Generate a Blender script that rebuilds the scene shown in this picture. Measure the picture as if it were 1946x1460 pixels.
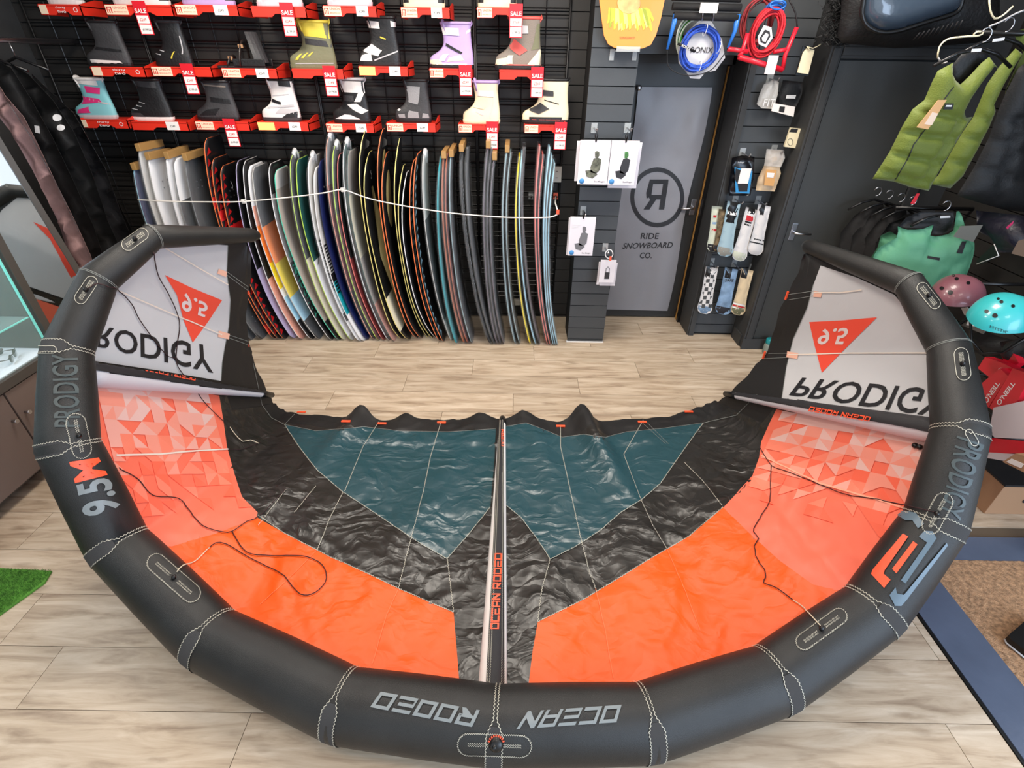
import bpy, bmesh, math, random
from mathutils import Vector, Matrix, noise
from mathutils.bvhtree import BVHTree
from mathutils.geometry import delaunay_2d_cdt
for o in list(bpy.data.objects): bpy.data.objects.remove(o)
scene = bpy.context.scene
COL = scene.collection
random.seed(7)
pi = math.pi
# ------------------------------------------------------------------ camera, light, exposure
CAMZ, FPX, PITCH, ROLL = 2.0, 956.0, math.radians(33.4), math.radians(0.9)
C = Vector((0, 0, CAMZ))
FWD = Vector((0, math.cos(PITCH), -math.sin(PITCH)))
_up = Vector((0, math.sin(PITCH), math.cos(PITCH))); _rt = Vector((1, 0, 0))
RT = _rt*math.cos(ROLL) + _up*math.sin(ROLL)
UP = -_rt*math.sin(ROLL) + _up*math.cos(ROLL)
cam = bpy.data.cameras.new('camera'); cam.sensor_width = 36; cam.sensor_fit = 'HORIZONTAL'
cam.lens = FPX/1946*36; cam.clip_start = 0.02
camo = bpy.data.objects.new('camera', cam); COL.objects.link(camo)
m3 = Matrix((RT, UP, -FWD)).transposed()
camo.matrix_world = Matrix.Translation(C) @ m3.to_4x4()
scene.camera = camo
scene.view_settings.view_transform = 'Standard'; scene.view_settings.look = 'None'
scene.view_settings.gamma = 1; scene.view_settings.use_curve_mapping = False
scene.view_settings.exposure = 0.42
W = bpy.data.worlds.new('world'); scene.world = W; W.use_nodes = True
bg = W.node_tree.nodes['Background']; bg.inputs[0].default_value = (0.86, 0.93, 1.0, 1); bg.inputs[1].default_value = 1.0
def area(name, loc, rot, size, sy, energy, color):
    l = bpy.data.lights.new(name, 'AREA'); l.shape = 'RECTANGLE'; l.size = size; l.size_y = sy
    l.energy = energy; l.color = color
    o = bpy.data.objects.new(name, l); o.location = loc; o.rotation_euler = rot; COL.objects.link(o); return o
for i, (lx, ly, e) in enumerate([(-1.6, 2.7, 27), (0.0, 2.7, 31), (1.5, 2.7, 25), (-1.7, 0.5, 12), (0.1, 0.4, 10), (1.7, 0.4, 8)]):
    area('ceiling_lamp', (lx, ly, 2.84), (0, 0, 0), 0.6, 0.6, e, (1.0, 0.92, 0.82) if (ly > 2 or lx > 1) else (1.0, 0.84, 0.70))
area('shop_window_daylight', (3.0, -1.6, 1.7), (math.radians(75), 0, math.radians(48)), 2.4, 2.0, 85, (0.58, 0.75, 1.0))

# ------------------------------------------------------------------ pixel rays (1946 x 1460)
def ray(u, v):
    return FWD + RT*((u-973)/FPX) - UP*((v-730)/FPX)
def topx(p):
    d = p-C; w = d.dot(FWD); return (973+FPX*d.dot(RT)/w, 730-FPX*d.dot(UP)/w)
def atz(u, v, z): d = ray(u, v); return C + d*((z-CAMZ)/d.z)
def aty(u, v, y): d = ray(u, v); return C + d*(y/d.y)
def atx(u, v, x): d = ray(u, v); return C + d*(x/d.x)
def atpl(u, v, p, n): d = ray(u, v); return C + d*((p-C).dot(n)/d.dot(n))

# ------------------------------------------------------------------ materials
def lin(c):
    r = []
    for x in c:
        x = x/255.0; r.append(x/12.92 if x <= 0.04045 else ((x+0.055)/1.055)**2.4)
    return (r[0], r[1], r[2], 1)
_M = {}
def M(name, rgb, rough=0.5, metal=0.0, bump=0.0, bs=60, var=0.0, vs=6, spec=0.5, coat=0.0, trans=0.0, transl=0.0, alpha=1.0, stretch=(1,1,1), emit=0.0, sheen=0.0):
    if name in _M: return _M[name]
    m = bpy.data.materials.new(name); m.use_nodes = True
    nt = m.node_tree; b = nt.nodes['Principled BSDF']; N = nt.nodes.new; L = nt.links.new
    b.inputs['Base Color'].default_value = lin(rgb); b.inputs['Roughness'].default_value = rough
    b.inputs['Metallic'].default_value = metal; b.inputs['Specular IOR Level'].default_value = spec
    b.inputs['Coat Weight'].default_value = coat; b.inputs['Transmission Weight'].default_value = trans
    b.inputs['Alpha'].default_value = alpha; b.inputs['Sheen Weight'].default_value = sheen
    if emit:
        b.inputs['Emission Color'].default_value = lin(rgb); b.inputs['Emission Strength'].default_value = emit
    tc = N('ShaderNodeTexCoord'); mp = N('ShaderNodeMapping'); mp.inputs['Scale'].default_value = stretch
    L(tc.outputs['Object'], mp.inputs['Vector'])
    if var > 0:
        n = N('ShaderNodeTexNoise'); n.inputs['Scale'].default_value = vs; n.inputs['Detail'].default_value = 6
        L(mp.outputs[0], n.inputs['Vector'])
        cr = N('ShaderNodeMix'); cr.data_type = 'RGBA'
        c = lin(rgb); cr.inputs[6].default_value = (c[0]*(1-var), c[1]*(1-var), c[2]*(1-var), 1)
        cr.inputs[7].default_value = (min(1, c[0]*(1+var)), min(1, c[1]*(1+var)), min(1, c[2]*(1+var)), 1)
        mr = N('ShaderNodeMapRange'); mr.inputs[1].default_value = 0.3; mr.inputs[2].default_value = 0.7
        L(n.outputs[0], mr.inputs[0]); L(mr.outputs[0], cr.inputs[0]); L(cr.outputs[2], b.inputs['Base Color'])
    if bump > 0:
        n = N('ShaderNodeTexNoise'); n.inputs['Scale'].default_value = bs; n.inputs['Detail'].default_value = 4
        L(mp.outputs[0], n.inputs['Vector'])
        bp = N('ShaderNodeBump'); bp.inputs['Strength'].default_value = bump; bp.inputs['Distance'].default_value = 0.01
        L(n.outputs[0], bp.inputs['Height']); L(bp.outputs[0], b.inputs['Normal'])
    if transl > 0:
        t = N('ShaderNodeBsdfTranslucent'); t.inputs[0].default_value = lin(rgb)
        mx = N('ShaderNodeMixShader'); mx.inputs[0].default_value = transl
        L(b.outputs[0], mx.inputs[1]); L(t.outputs[0], mx.inputs[2]); L(mx.outputs[0], nt.nodes['Material Output'].inputs[0])
    _M[name] = m; return m

def sailcloth(name, rgb, rough=0.4, transl=0.1, crumple=0.6, scale=9, weave=True, spec=0.5):
    """crumpled ripstop: ridged noise creases + fine weave relief"""
    if name in _M: return _M[name]
    m = M(name, rgb, rough=rough, spec=spec, transl=transl)
    nt = m.node_tree; N = nt.nodes.new; L = nt.links.new; b = nt.nodes['Principled BSDF']
    tc = N('ShaderNodeTexCoord')
    nz = N('ShaderNodeTexNoise'); nz.inputs['Scale'].default_value = 3.0; nz.inputs['Detail'].default_value = 3
    L(tc.outputs['Object'], nz.inputs['Vector'])
    ad = N('ShaderNodeVectorMath'); ad.operation = 'MULTIPLY_ADD'; ad.inputs[1].default_value = (0.35, 0.35, 0.35)
    L(nz.outputs['Color'], ad.inputs[0]); L(tc.outputs['Object'], ad.inputs[2])
    mpp = N('ShaderNodeMapping'); mpp.inputs['Scale'].default_value = (0.75, 1.35, 1.0); mpp.inputs['Rotation'].default_value = (0, 0, 0.35); L(ad.outputs[0], mpp.inputs[0])
    r = N('ShaderNodeTexNoise'); r.noise_type = 'RIDGED_MULTIFRACTAL'; r.inputs['Scale'].default_value = scale*0.62; r.inputs['Detail'].default_value = 3.5; r.inputs['Roughness'].default_value = 0.55
    try: r.inputs['Offset'].default_value = 0.9; r.inputs['Gain'].default_value = 1.6
    except Exception: pass
    L(mpp.outputs[0], r.inputs['Vector'])
    v = N('ShaderNodeTexVoronoi'); v.feature = 'DISTANCE_TO_EDGE'; v.inputs['Scale'].default_value = scale*0.8
    L(mpp.outputs[0], v.inputs['Vector'])
    mm = N('ShaderNodeMath'); mm.operation = 'MULTIPLY_ADD'; mm.inputs[1].default_value = 0.35
    L(r.outputs[0], mm.inputs[0]); L(v.outputs['Distance'], mm.inputs[2])
    bp = N('ShaderNodeBump'); bp.inputs['Strength'].default_value = crumple; bp.inputs['Distance'].default_value = 0.012
    L(mm.outputs[0], bp.inputs['Height']); L(bp.outputs[0], b.inputs['Normal'])
    return m

# ------------------------------------------------------------------ mesh building
class MB:
    def __init__(s): s.v = []; s.f = []; s.m = []; s.mats = []; s.smooth = []
    def mi(s, mat):
        if mat not in s.mats: s.mats.append(mat)
        return s.mats.index(mat)
    def add(s, vs, fs, mat, smooth=False):
        o = len(s.v); s.v += [Vector(x) for x in vs]; k = s.mi(mat)
        for f in fs: s.f.append([i+o for i in f]); s.m.append(k); s.smooth.append(smooth)
        return o
    def box(s, c, d, mat, R=None, bev=0.0):
        c = Vector(c); x, y, z = d[0]/2, d[1]/2, d[2]/2
        if bev <= 0:
            vs = [Vector((a*x, b*y, e*z)) for a in (-1, 1) for b in (-1, 1) for e in (-1, 1)]
            fs = [(0,1,3,2), (4,6,7,5), (0,4,5,1), (2,3,7,6), (0,2,6,4), (1,5,7,3)]
        else:
            bm = bmesh.new(); bmesh.ops.create_cube(bm, size=1)
            for q in bm.verts: q.co = Vector((q.co.x*x*2, q.co.y*y*2, q.co.z*z*2))
            bmesh.ops.bevel(bm, geom=list(bm.edges), offset=bev, segments=2, affect='EDGES', profile=0.6)
            bm.verts.index_update()
            vs = [q.co.copy() for q in bm.verts]; fs = [[q.index for q in f.verts] for f in bm.faces]; bm.free()
        if R is not None: vs = [R @ q for q in vs]
        s.add([c+q for q in vs], fs, mat)
    def b2(s, a, b, mat, bev=0.0):
        a = Vector(a); b = Vector(b)
        s.box((a+b)/2, [abs(b[i]-a[i]) for i in range(3)], mat, None, bev)
    def sweep(s, pts, rad, mat, n=12, cap=True, e0=None, smooth=True, flat=1.0, closed=False, miter=False):
        pts = [Vector(p) for p in pts]; k = len(pts)
        if not hasattr(rad, '__len__'): rad = [rad]*k
        T = []
        for i in range(k):
            a = pts[(i-1) % k] if (closed or i > 0) else pts[i]; b = pts[(i+1) % k] if (closed or i < k-1) else pts[i]
            d1 = (pts[i]-a); d2 = (b-pts[i])
            t = (d1.normalized() if d1.length > 1e-9 else Vector()) + (d2.normalized() if d2.length > 1e-9 else Vector())
            T.append(t.normalized() if t.length > 1e-9 else Vector((0, 0, 1)))
        e = Vector(e0) if e0 is not None else (Vector((0, 0, 1)) if abs(T[0].z) < 0.9 else Vector((1, 0, 0)))
        vs = []
        for i in range(k):
            e = (e - T[i]*e.dot(T[i])); e = e.normalized() if e.length > 1e-9 else T[i].orthogonal().normalized()
            f = T[i].cross(e)
            for j in range(n):
                a = 2*pi*j/n; o_ = (e*math.cos(a)*flat + f*math.sin(a))*rad[i]
                if miter and 0 < i < k-1:
                    q1 = (pts[i]-pts[i-1]).normalized(); q2 = (pts[i+1]-pts[i]).normalized(); bd = q2-q1
                    if bd.length > 0.05:
                        sc = 1/max(0.8, math.cos(bd.length/2)); bd.normalize(); o_ = o_+bd*o_.dot(bd)*(sc-1)
                vs.append(pts[i] + o_)
        fs = []
        for i in range(k if closed else k-1):
            i2 = (i+1) % k
            for j in range(n): fs.append((i*n+j, i*n+(j+1) % n, i2*n+(j+1) % n, i2*n+j))
        o = s.add(vs, fs, mat, smooth)
        if cap and not closed:
            q = s.mi(mat)
            s.f.append([o+j for j in range(n)][::-1]); s.m.append(q); s.smooth.append(False)
            s.f.append([o+(k-1)*n+j for j in range(n)]); s.m.append(q); s.smooth.append(False)
    def poly(s, pts, mat): s.add(pts, [list(range(len(pts)))], mat)
    def prism(s, pts, d, mat, smooth=False):
        """planar polygon pts extruded by vector d"""
        n = len(pts); d = Vector(d); a = [Vector(p) for p in pts]; b = [p+d for p in a]
        s.add(a+b, [list(range(n))[::-1], [i+n for i in range(n)]] + [(i, (i+1) % n, (i+1) % n+n, i+n) for i in range(n)], mat, smooth)
    def lathe(s, prof, mat, c=(0,0,0), n=20, R=None, sx=1, sy=1, smooth=True):
        vs = []; c = Vector(c)
        for (r, z) in prof:
            for j in range(n):
                a = 2*pi*j/n; p = Vector((r*math.cos(a)*sx, r*math.sin(a)*sy, z)); vs.append(c + (R @ p if R is not None else p))
        s.add(vs, [(i*n+j, i*n+(j+1) % n, (i+1)*n+(j+1) % n, (i+1)*n+j) for i in range(len(prof)-1) for j in range(n)], mat, smooth)
    def bvh(s): return BVHTree.FromPolygons([tuple(p) for p in s.v], s.f)
    def base(s):
        xs = [p.x for p in s.v]; ys = [p.y for p in s.v]; zs = [p.z for p in s.v]
        return Vector(((min(xs)+max(xs))/2, (min(ys)+max(ys))/2, min(zs)))

ORG = {}
def tag(o, label=None, cat=None, group=None, kind=None):
    if label: o['label'] = label
    if cat: o['category'] = cat
    if group: o['group'] = group
    if kind: o['kind'] = kind
    return o
def thing(name, loc, label, cat, group=None):
    o = bpy.data.objects.new(name, None); o.empty_display_size = 0.05; COL.objects.link(o)
    o.location = loc; ORG[o.name] = Vector(loc); tag(o, label, cat, group); return o
def obj(name, mb, parent=None, label=None, cat=None, group=None, kind=None, org=None):
    me = bpy.data.meshes.new(name)
    if org is None: org = ORG[parent.name] if parent is not None else (mb.base() if mb.v else Vector())
    org = Vector(org)
    me.from_pydata([tuple(p-org) for p in mb.v], [], mb.f)
    for m in mb.mats: me.materials.append(m)
    me.polygons.foreach_set('material_index', mb.m); me.polygons.foreach_set('use_smooth', mb.smooth)
    me.update()
    o = bpy.data.objects.new(name, me); COL.objects.link(o); ORG[o.name] = org
    if parent is not None: o.parent = parent; o.location = org - ORG[parent.name]
    else: o.location = org
    return tag(o, label, cat, group, kind)
def struct(name, mb, parent=None, org=None):
    return obj(name, mb, parent, kind=None if parent else 'structure', org=org)
def shared(name, me_obj, loc, parent=None, rot=None):
    """copy sharing mesh data, at world location loc"""
    o = bpy.data.objects.new(name, me_obj.data); COL.objects.link(o); loc = Vector(loc); ORG[o.name] = loc
    if parent is not None: o.parent = parent; o.location = loc - ORG[parent.name]
    else: o.location = loc
    return o

# ------------------------------------------------------------------ draping outlines onto real surfaces
def cast(bvh, u, v):
    d = ray(u, v).normalized(); h = bvh.ray_cast(C, d)
    if h[0] is None: return None
    n = h[1]
    if n.dot(d) > 0: n = -n
    return h[0], n
def inside(p, poly):
    c = False; n = len(poly)
    for i in range(n):
        a = poly[i]; b = poly[i-1]
        if (a[1] > p[1]) != (b[1] > p[1]) and p[0] < (b[0]-a[0])*(p[1]-a[1])/(b[1]-a[1])+a[0]: c = not c
    return c
def dseg(p, a, b):
    ax, ay = a; bx, by = b; dx, dy = bx-ax, by-ay; L = dx*dx+dy*dy
    t = 0 if L == 0 else max(0, min(1, ((p[0]-ax)*dx+(p[1]-ay)*dy)/L))
    return math.hypot(p[0]-ax-t*dx, p[1]-ay-t*dy)
def resample(poly, step, closed=True):
    out = []; n = len(poly)
    for i in range(n if closed else n-1):
        a = poly[i]; b = poly[(i+1) % n]; k = max(1, int(math.hypot(b[0]-a[0], b[1]-a[1])/step))
        for j in range(k): out.append((a[0]+(b[0]-a[0])*j/k, a[1]+(b[1]-a[1])*j/k))
    if not closed: out.append(tuple(poly[-1]))
    return out
def trimesh(poly, step):
    b = resample(poly, step); pts = list(b)
    x0 = min(p[0] for p in b); x1 = max(p[0] for p in b); y0 = min(p[1] for p in b); y1 = max(p[1] for p in b)
    y = y0 + step*0.5; r = 0
    while y < y1:
        x = x0 + step*(0.5 if r % 2 else 0.99)
        while x < x1:
            if inside((x, y), b) and min(dseg((x, y), b[i-1], b[i]) for i in range(len(b))) > step*0.45: pts.append((x, y))
            x += step
        y += step*0.87; r += 1
    vs = [Vector(p) for p in pts]
    R = delaunay_2d_cdt(vs, [], [list(range(len(b)))], 1, 1e-5)
    return [(p.x, p.y) for p in R[0]], [list(f) for f in R[2]], len(b)
def drape(mb, poly, bvh, mat, off=0.002, step=9, both=False):
    P, F, nb = trimesh(poly, step); drape_mesh(mb, P, F, bvh, mat, off, both)
def drape_mesh(mb, P, F, bvh, mat, off=0.002, both=False):
    H = [cast(bvh, *p) for p in P]
    idx = {}; A = []
    for i, h in enumerate(H):
        if h: idx[i] = len(A); A.append(h)
    fs = [[idx[i] for i in f] for f in F if all(i in idx for i in f)]
    # reject triangles that jump between surfaces
    fs = [f for f in fs if all((A[f[i]][0]-A[f[i-1]][0]).length < 0.35 for i in range(len(f)))]
    if not fs: return
    a = [h[0]+h[1]*off for h in A]
    g = fs[0]; nn = (a[g[1]]-a[g[0]]).cross(a[g[2]]-a[g[0]])
    if nn.dot(A[g[0]][1]) < 0: fs = [f[::-1] for f in fs]
    mb.add(a, fs, mat, True)
    if both: mb.add([h[0]-h[1]*off for h in A], [f[::-1] for f in fs], mat, True)
def drape_line(mb, pts, bvh, mat, w=0.003, off=0.003, step=6, zig=0.0, zp=0.012):
    """ribbon of real width w along a pixel polyline lying on a surface; zig = zigzag amplitude"""
    q = resample(pts, step, False); H = [cast(bvh, *p) for p in q]
    run = []
    def flush():
        if len(run) < 2: return
        if zig > 0:
            P = []; acc = 0; s = 1; last = run[0][0]
            # walk by length
            dens = []
            for i in range(len(run)-1):
                a, b = run[i], run[i+1]; L = (b[0]-a[0]).length; k = max(1, int(L/(zp/2)+0.5))
                for j in range(k): dens.append((a[0].lerp(b[0], j/k), a[1].lerp(b[1], j/k).normalized()))
            dens.append(run[-1]); R2 = []
            for i, (p, n) in enumerate(dens):
                t = (dens[min(i+1, len(dens)-1)][0]-dens[max(i-1, 0)][0]).normalized(); sd = t.cross(n)
                R2.append((p+sd*zig*s, n)); s = -s
            rr = R2
        else: rr = run
        vs = []
        for i, (p, n) in enumerate(rr):
            t = (rr[min(i+1, len(rr)-1)][0]-rr[max(i-1, 0)][0]).normalized(); sd = t.cross(n).normalized()
            vs += [p+n*off+sd*w/2, p+n*off-sd*w/2]
        mb.add(vs, [(2*i, 2*i+1, 2*i+3, 2*i+2) for i in range(len(rr)-1)], mat)
    for h in H:
        if h is None or (run and (h[0]-run[-1][0]).length > 0.2): flush(); run = []
        if h: run.append(h)
    flush()
def drape_cord(mb, pts, bvh, mat, r=0.002, off=0.004, step=7):
    q = smoothpx(pts, step); H = [cast(bvh, *p) for p in q]; run = []
    for h in H:
        if h: run.append(h[0]+h[1]*off)
    if len(run) > 1: mb.sweep(run, r, mat, n=5)
def smoothpx(pts, step=7):
    out = []; n = len(pts)
    for i in range(n-1):
        p0 = pts[max(i-1, 0)]; p1 = pts[i]; p2 = pts[i+1]; p3 = pts[min(i+2, n-1)]
        k = max(2, int(math.hypot(p2[0]-p1[0], p2[1]-p1[1])/step))
        for j in range(k):
            t = j/k
            out.append(tuple(0.5*((2*p1[c])+(-p0[c]+p2[c])*t+(2*p0[c]-5*p1[c]+4*p2[c]-p3[c])*t*t+(-p0[c]+3*p1[c]-3*p2[c]+p3[c])*t**3) for c in range(len(p1))))
    out.append(tuple(pts[-1])); return out
_T = {}
def glyphs(s, shear=0.0, ext=0.0):
    """flat text as triangles, normalised to the unit box (x 0..1, y 0..1); returns verts, faces, aspect"""
    k = (s, shear, ext)
    if k in _T: return _T[k]
    cu = bpy.data.curves.new('t', 'FONT'); cu.body = s; cu.resolution_u = 3; cu.shear = shear; cu.offset = ext
    o = bpy.data.objects.new('t', cu); COL.objects.link(o)
    dg = bpy.context.evaluated_depsgraph_get(); me = bpy.data.meshes.new_from_object(o.evaluated_get(dg))
    v = [(p.co.x, p.co.y) for p in me.vertices]; f = [list(p.vertices) for p in me.polygons]
    bpy.data.objects.remove(o); bpy.data.curves.remove(cu); bpy.data.meshes.remove(me)
    x0 = min(p[0] for p in v); x1 = max(p[0] for p in v); y0 = min(p[1] for p in v); y1 = max(p[1] for p in v)
    v = [((p[0]-x0)/(x1-x0), (p[1]-y0)/(y1-y0)) for p in v]
    _T[k] = (v, f, (x1-x0)/(y1-y0)); return _T[k]
def drape_text(mb, s, quad, bvh, mat, off=0.003, step=10, shear=0.0, ext=0.0, x0=0.0, x1=1.0):
    """quad = pixels of BL, BR, TR, TL of the text block"""
    v, f, _ = glyphs(s, shear, ext)
    BL, BR, TR, TL = quad
    def mp(x, y):
        x = x0+(x1-x0)*x
        return ((BL[0]*(1-x)+BR[0]*x)*(1-y)+(TL[0]*(1-x)+TR[0]*x)*y, (BL[1]*(1-x)+BR[1]*x)*(1-y)+(TL[1]*(1-x)+TR[1]*x)*y)
    bm = bmesh.new(); vv = [bm.verts.new((*mp(*p), 0)) for p in v]
    for g in f:
        try: bm.faces.new([vv[i] for i in g])
        except Exception: pass
    bmesh.ops.triangulate(bm, faces=list(bm.faces))
    for _ in range(5):
        e = [e for e in bm.edges if e.calc_length() > step]
        if not e: break
        bmesh.ops.subdivide_edges(bm, edges=e, cuts=1); bmesh.ops.triangulate(bm, faces=list(bm.faces))
    bm.verts.index_update()
    P = [(q.co.x, q.co.y) for q in bm.verts]; F = [[q.index for q in g.verts] for g in bm.faces]; bm.free()
    drape_mesh(mb, P, F, bvh, mat, off)
def text3(mb, s, o, ex, ey, mat, h=None, w=None, center=True, shear=0.0, ext=0.0):
    """flat lettering in a plane: ex, ey unit vectors; h = letter height, w overrides the width"""
    v, f, a = glyphs(s, shear, ext); o = Vector(o); ex = Vector(ex); ey = Vector(ey)
    if h is None: h = w/a
    if w is None: w = h*a
    dx = -w/2 if center else 0; dy = -h/2 if center else 0
    mb.add([o+ex*(p[0]*w+dx)+ey*(p[1]*h+dy) for p in v], f, mat)

def block_glyphs(s, gap=0.16, wbar=0.2, shear=0.0):
    """squared stencil lettering for the wordmark; unit box"""
    V = []; F = []; x = 0.0; Wd = 1.25
    def q(a, b, c, d):
        o = len(V); V.extend([a, b, c, d]); F.append([o, o+1, o+2, o+3])
    for ch in s:
        if ch == ' ': x += 0.7; continue
        L = x; R = x+Wd; t = 0.24; h = 0.2
        def bar(x0, y0, x1, y1): q((x0, y0), (x1, y0), (x1, y1), (x0, y1))
        if ch in 'OD': bar(L, 0, L+t, 1); bar(R-t, 0, R, 1); bar(L+t, 0, R-t, h); bar(L+t, 1-h, R-t, 1)
        elif ch == 'C': bar(L, 0, L+t, 1); bar(L+t, 0, R, h); bar(L+t, 1-h, R, 1)
        elif ch == 'E': bar(L, 0, R, h); bar(L, 1-h, R, 1); bar(L, 0.4, R-0.15, 0.6); bar(L, h, L+t*0.55, 0.4)
        elif ch == 'A': bar(L, 0, L+t, 1); bar(R-t, 0, R, 1); bar(L+t, 1-h, R-t, 1); bar(L+t, 0.3, R-t, 0.48)
        elif ch == 'N': bar(L, 0, L+t, 1); bar(R-t, 0, R, 1); q((L+t, 1), (L+t, 0.6), (R-t, 0), (R-t, 0.4))
        elif ch == 'R': bar(L, 0, L+t, 1); bar(L+t, 1-h, R, 1); bar(R-t, 0.4, R, 1-h); bar(L+t, 0.36, R, 0.54); q((L+t+0.12, 0.36), (R-t-0.05, 0), (R, 0), (R-t, 0.36))
        x = R+gap*1.3
    x -= gap*1.3
    V = [((p[0]+shear*p[1])/(x+shear), p[1]) for p in V]
    return V, F
def drape_block(mb, s, quad, bvh, mat, off=0.003, step=8, shear=0.0, ext=0):
    _T[(s, 'blk', 0.0)] = block_glyphs(s)+(1,)
    drape_text(mb, s, quad, bvh, mat, off, step, 'blk', 0.0)
# ================================================================== THE SETTING
dark = M('charcoal wall paint', (54, 55, 56), rough=0.6, bump=0.12, bs=300, var=0.08, vs=3)
slatm = M('charcoal slatwall', (66, 70, 74), rough=0.55, bump=0.08, bs=400, var=0.07, vs=5)
slatd = M('black brown slatwall', (40, 38, 36), rough=0.6, bump=0.08, bs=400, var=0.1, vs=5)
groove = M('slatwall groove', (12, 12, 12), rough=0.8)
blackm = M('black paint', (14, 14, 15), rough=0.35)
steel = M('brushed steel', (190, 190, 195), rough=0.3, metal=1.0)
white = M('white plastic', (235, 235, 235), rough=0.4)
# --- vinyl plank floor
def woodmat(name, a, b, c):
    m = bpy.data.materials.new(name); m.use_nodes = True; nt = m.node_tree; N = nt.nodes.new; L = nt.links.new
    bs = nt.nodes['Principled BSDF']; bs.inputs['Roughness'].default_value = 0.42; bs.inputs['Specular IOR Level'].default_value = 0.45
    tc = N('ShaderNodeTexCoord'); oi = N('ShaderNodeObjectInfo')
    k = N('ShaderNodeVectorMath'); k.operation = 'SCALE'; k.inputs[3].default_value = 37.0
    cb = N('ShaderNodeCombineXYZ'); L(oi.outputs['Random'], cb.inputs[0]); L(oi.outputs['Random'], cb.inputs[1]); L(cb.outputs[0], k.inputs[0])
    ad = N('ShaderNodeVectorMath'); L(tc.outputs['Object'], ad.inputs[0]); L(k.outputs[0], ad.inputs[1])
    mp = N('ShaderNodeMapping'); mp.inputs['Scale'].default_value = (1.1, 9, 1); L(ad.outputs[0], mp.inputs[0])
    n = N('ShaderNodeTexNoise'); n.inputs['Scale'].default_value = 2.2; n.inputs['Detail'].default_value = 9; n.inputs['Roughness'].default_value = 0.62; n.inputs['Distortion'].default_value = 0.6
    L(mp.outputs[0], n.inputs['Vector'])
    cr = N('ShaderNodeValToRGB'); cr.color_ramp.elements[0].color = lin(a); cr.color_ramp.elements[1].color = lin(c)
    cr.color_ramp.elements[0].position = 0.3; cr.color_ramp.elements[1].position = 0.68
    e = cr.color_ramp.elements.new(0.47); e.color = lin(b)
    L(n.outputs[0], cr.inputs[0])
    # per plank tone
    hs = N('ShaderNodeHueSaturation'); mr = N('ShaderNodeMapRange'); mr.inputs[3].default_value = 0.93; mr.inputs[4].default_value = 1.06
    L(oi.outputs['Random'], mr.inputs[0]); L(mr.outputs[0], hs.inputs['Value']); L(cr.outputs[0], hs.inputs['Color'])
    # dark knots / scratches
    mp2 = N('ShaderNodeMapping'); mp2.inputs['Scale'].default_value = (2.5, 10, 1); L(ad.outputs[0], mp2.inputs[0])
    n2 = N('ShaderNodeTexNoise'); n2.inputs['Scale'].default_value = 1.5; n2.inputs['Detail'].default_value = 7; L(mp2.outputs[0], n2.inputs['Vector'])
    r2 = N('ShaderNodeMapRange'); r2.inputs[1].default_value = 0.58; r2.inputs[2].default_value = 0.74; r2.inputs[4].default_value = 0.65
    L(n2.outputs[0], r2.inputs[0])
    mx = N('ShaderNodeMix'); mx.data_type = 'RGBA'; mx.inputs[7].default_value = lin((118, 96, 74))
    L(r2.outputs[0], mx.inputs[0]); L(hs.outputs[0], mx.inputs[6]); L(mx.outputs[2], bs.inputs['Base Color'])
    bp = N('ShaderNodeBump'); bp.inputs['Strength'].default_value = 0.12; bp.inputs['Distance'].default_value = 0.004
    L(n.outputs[0], bp.inputs['Height']); L(bp.outputs[0], bs.inputs['Normal'])
    return m
planks = woodmat('washed oak vinyl', (144, 124, 104), (182, 163, 140), (207, 191, 170))
mb = MB(); mb.b2((-3.3, -1.6, -0.05), (3.3, 4.35, -0.006), M('floor joint', (92, 78, 62), rough=0.8))
floor = struct('floor', mb, org=(0, 0, 0))
ROW = 0.229; PL = 1.25
proto = None
for k in range(-6, 15):
    y0 = 0.853 + ROW*k; y1 = y0+ROW
    if y1 > 4.3: y1 = 4.3
    off = {0: -1.77, -1: -0.92}.get(k, (k*0.47) % PL)
    x = off - PL*3
    while x < 3.2:
        a = max(x, -3.25); b = min(x+PL, 3.25)
        if y0 < 1.55 and b > 1.755: b = 1.755
        if b-a > 0.03:
            mb = MB(); mb.b2((a+0.0012, y0+0.0012, -0.006), (b-0.0012, y1-0.0012, 0), planks)
            obj('floor_plank', mb, floor, org=((a+b)/2, (y0+y1)/2, 0))
        x += PL
# entrance matwell: vinyl edging strips and coir mat
edge = M('grey matwell edging', (84, 94, 114), rough=0.25, bump=0.1, bs=30, var=0.12, vs=4)  # bluish cast put into the grey stands in for reflected sky
mb = MB()
mb.b2((1.77, -1.5, 0.0), (1.97, 1.56, 0.006), edge, bev=0.0); mb.b2((1.757, -1.5, 0.0), (1.768, 1.56, 0.003), blackm)
struct('trim_1', mb)
mb = MB(); mb.b2((1.77, 1.562, 0.0), (3.2, 1.70, 0.006), edge); struct('trim_2', mb)
coir = M('coir matting', (176, 138, 104), rough=0.95, bump=1.0, bs=220, var=0.45, vs=60)
mb = MB()
nx, ny = 120, 200
vs = []
for j in range(ny+1):
    for i in range(nx+1):
        x = 1.972+(3.2-1.972)*i/nx; y = -1.4+(1.56+1.4)*j/ny
        vs.append((x, y, 0.002+0.004*noise.noise(Vector((x*60, y*60, 0)))+0.002))
mb.add(vs, [(j*(nx+1)+i, j*(nx+1)+i+1, (j+1)*(nx+1)+i+1, (j+1)*(nx+1)+i) for j in range(ny) for i in range(nx)], coir, True)
tag(obj('entrance_mat', mb), 'brown coir entrance mat set in grey edging, lower right', 'mat', kind=None)
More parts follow.
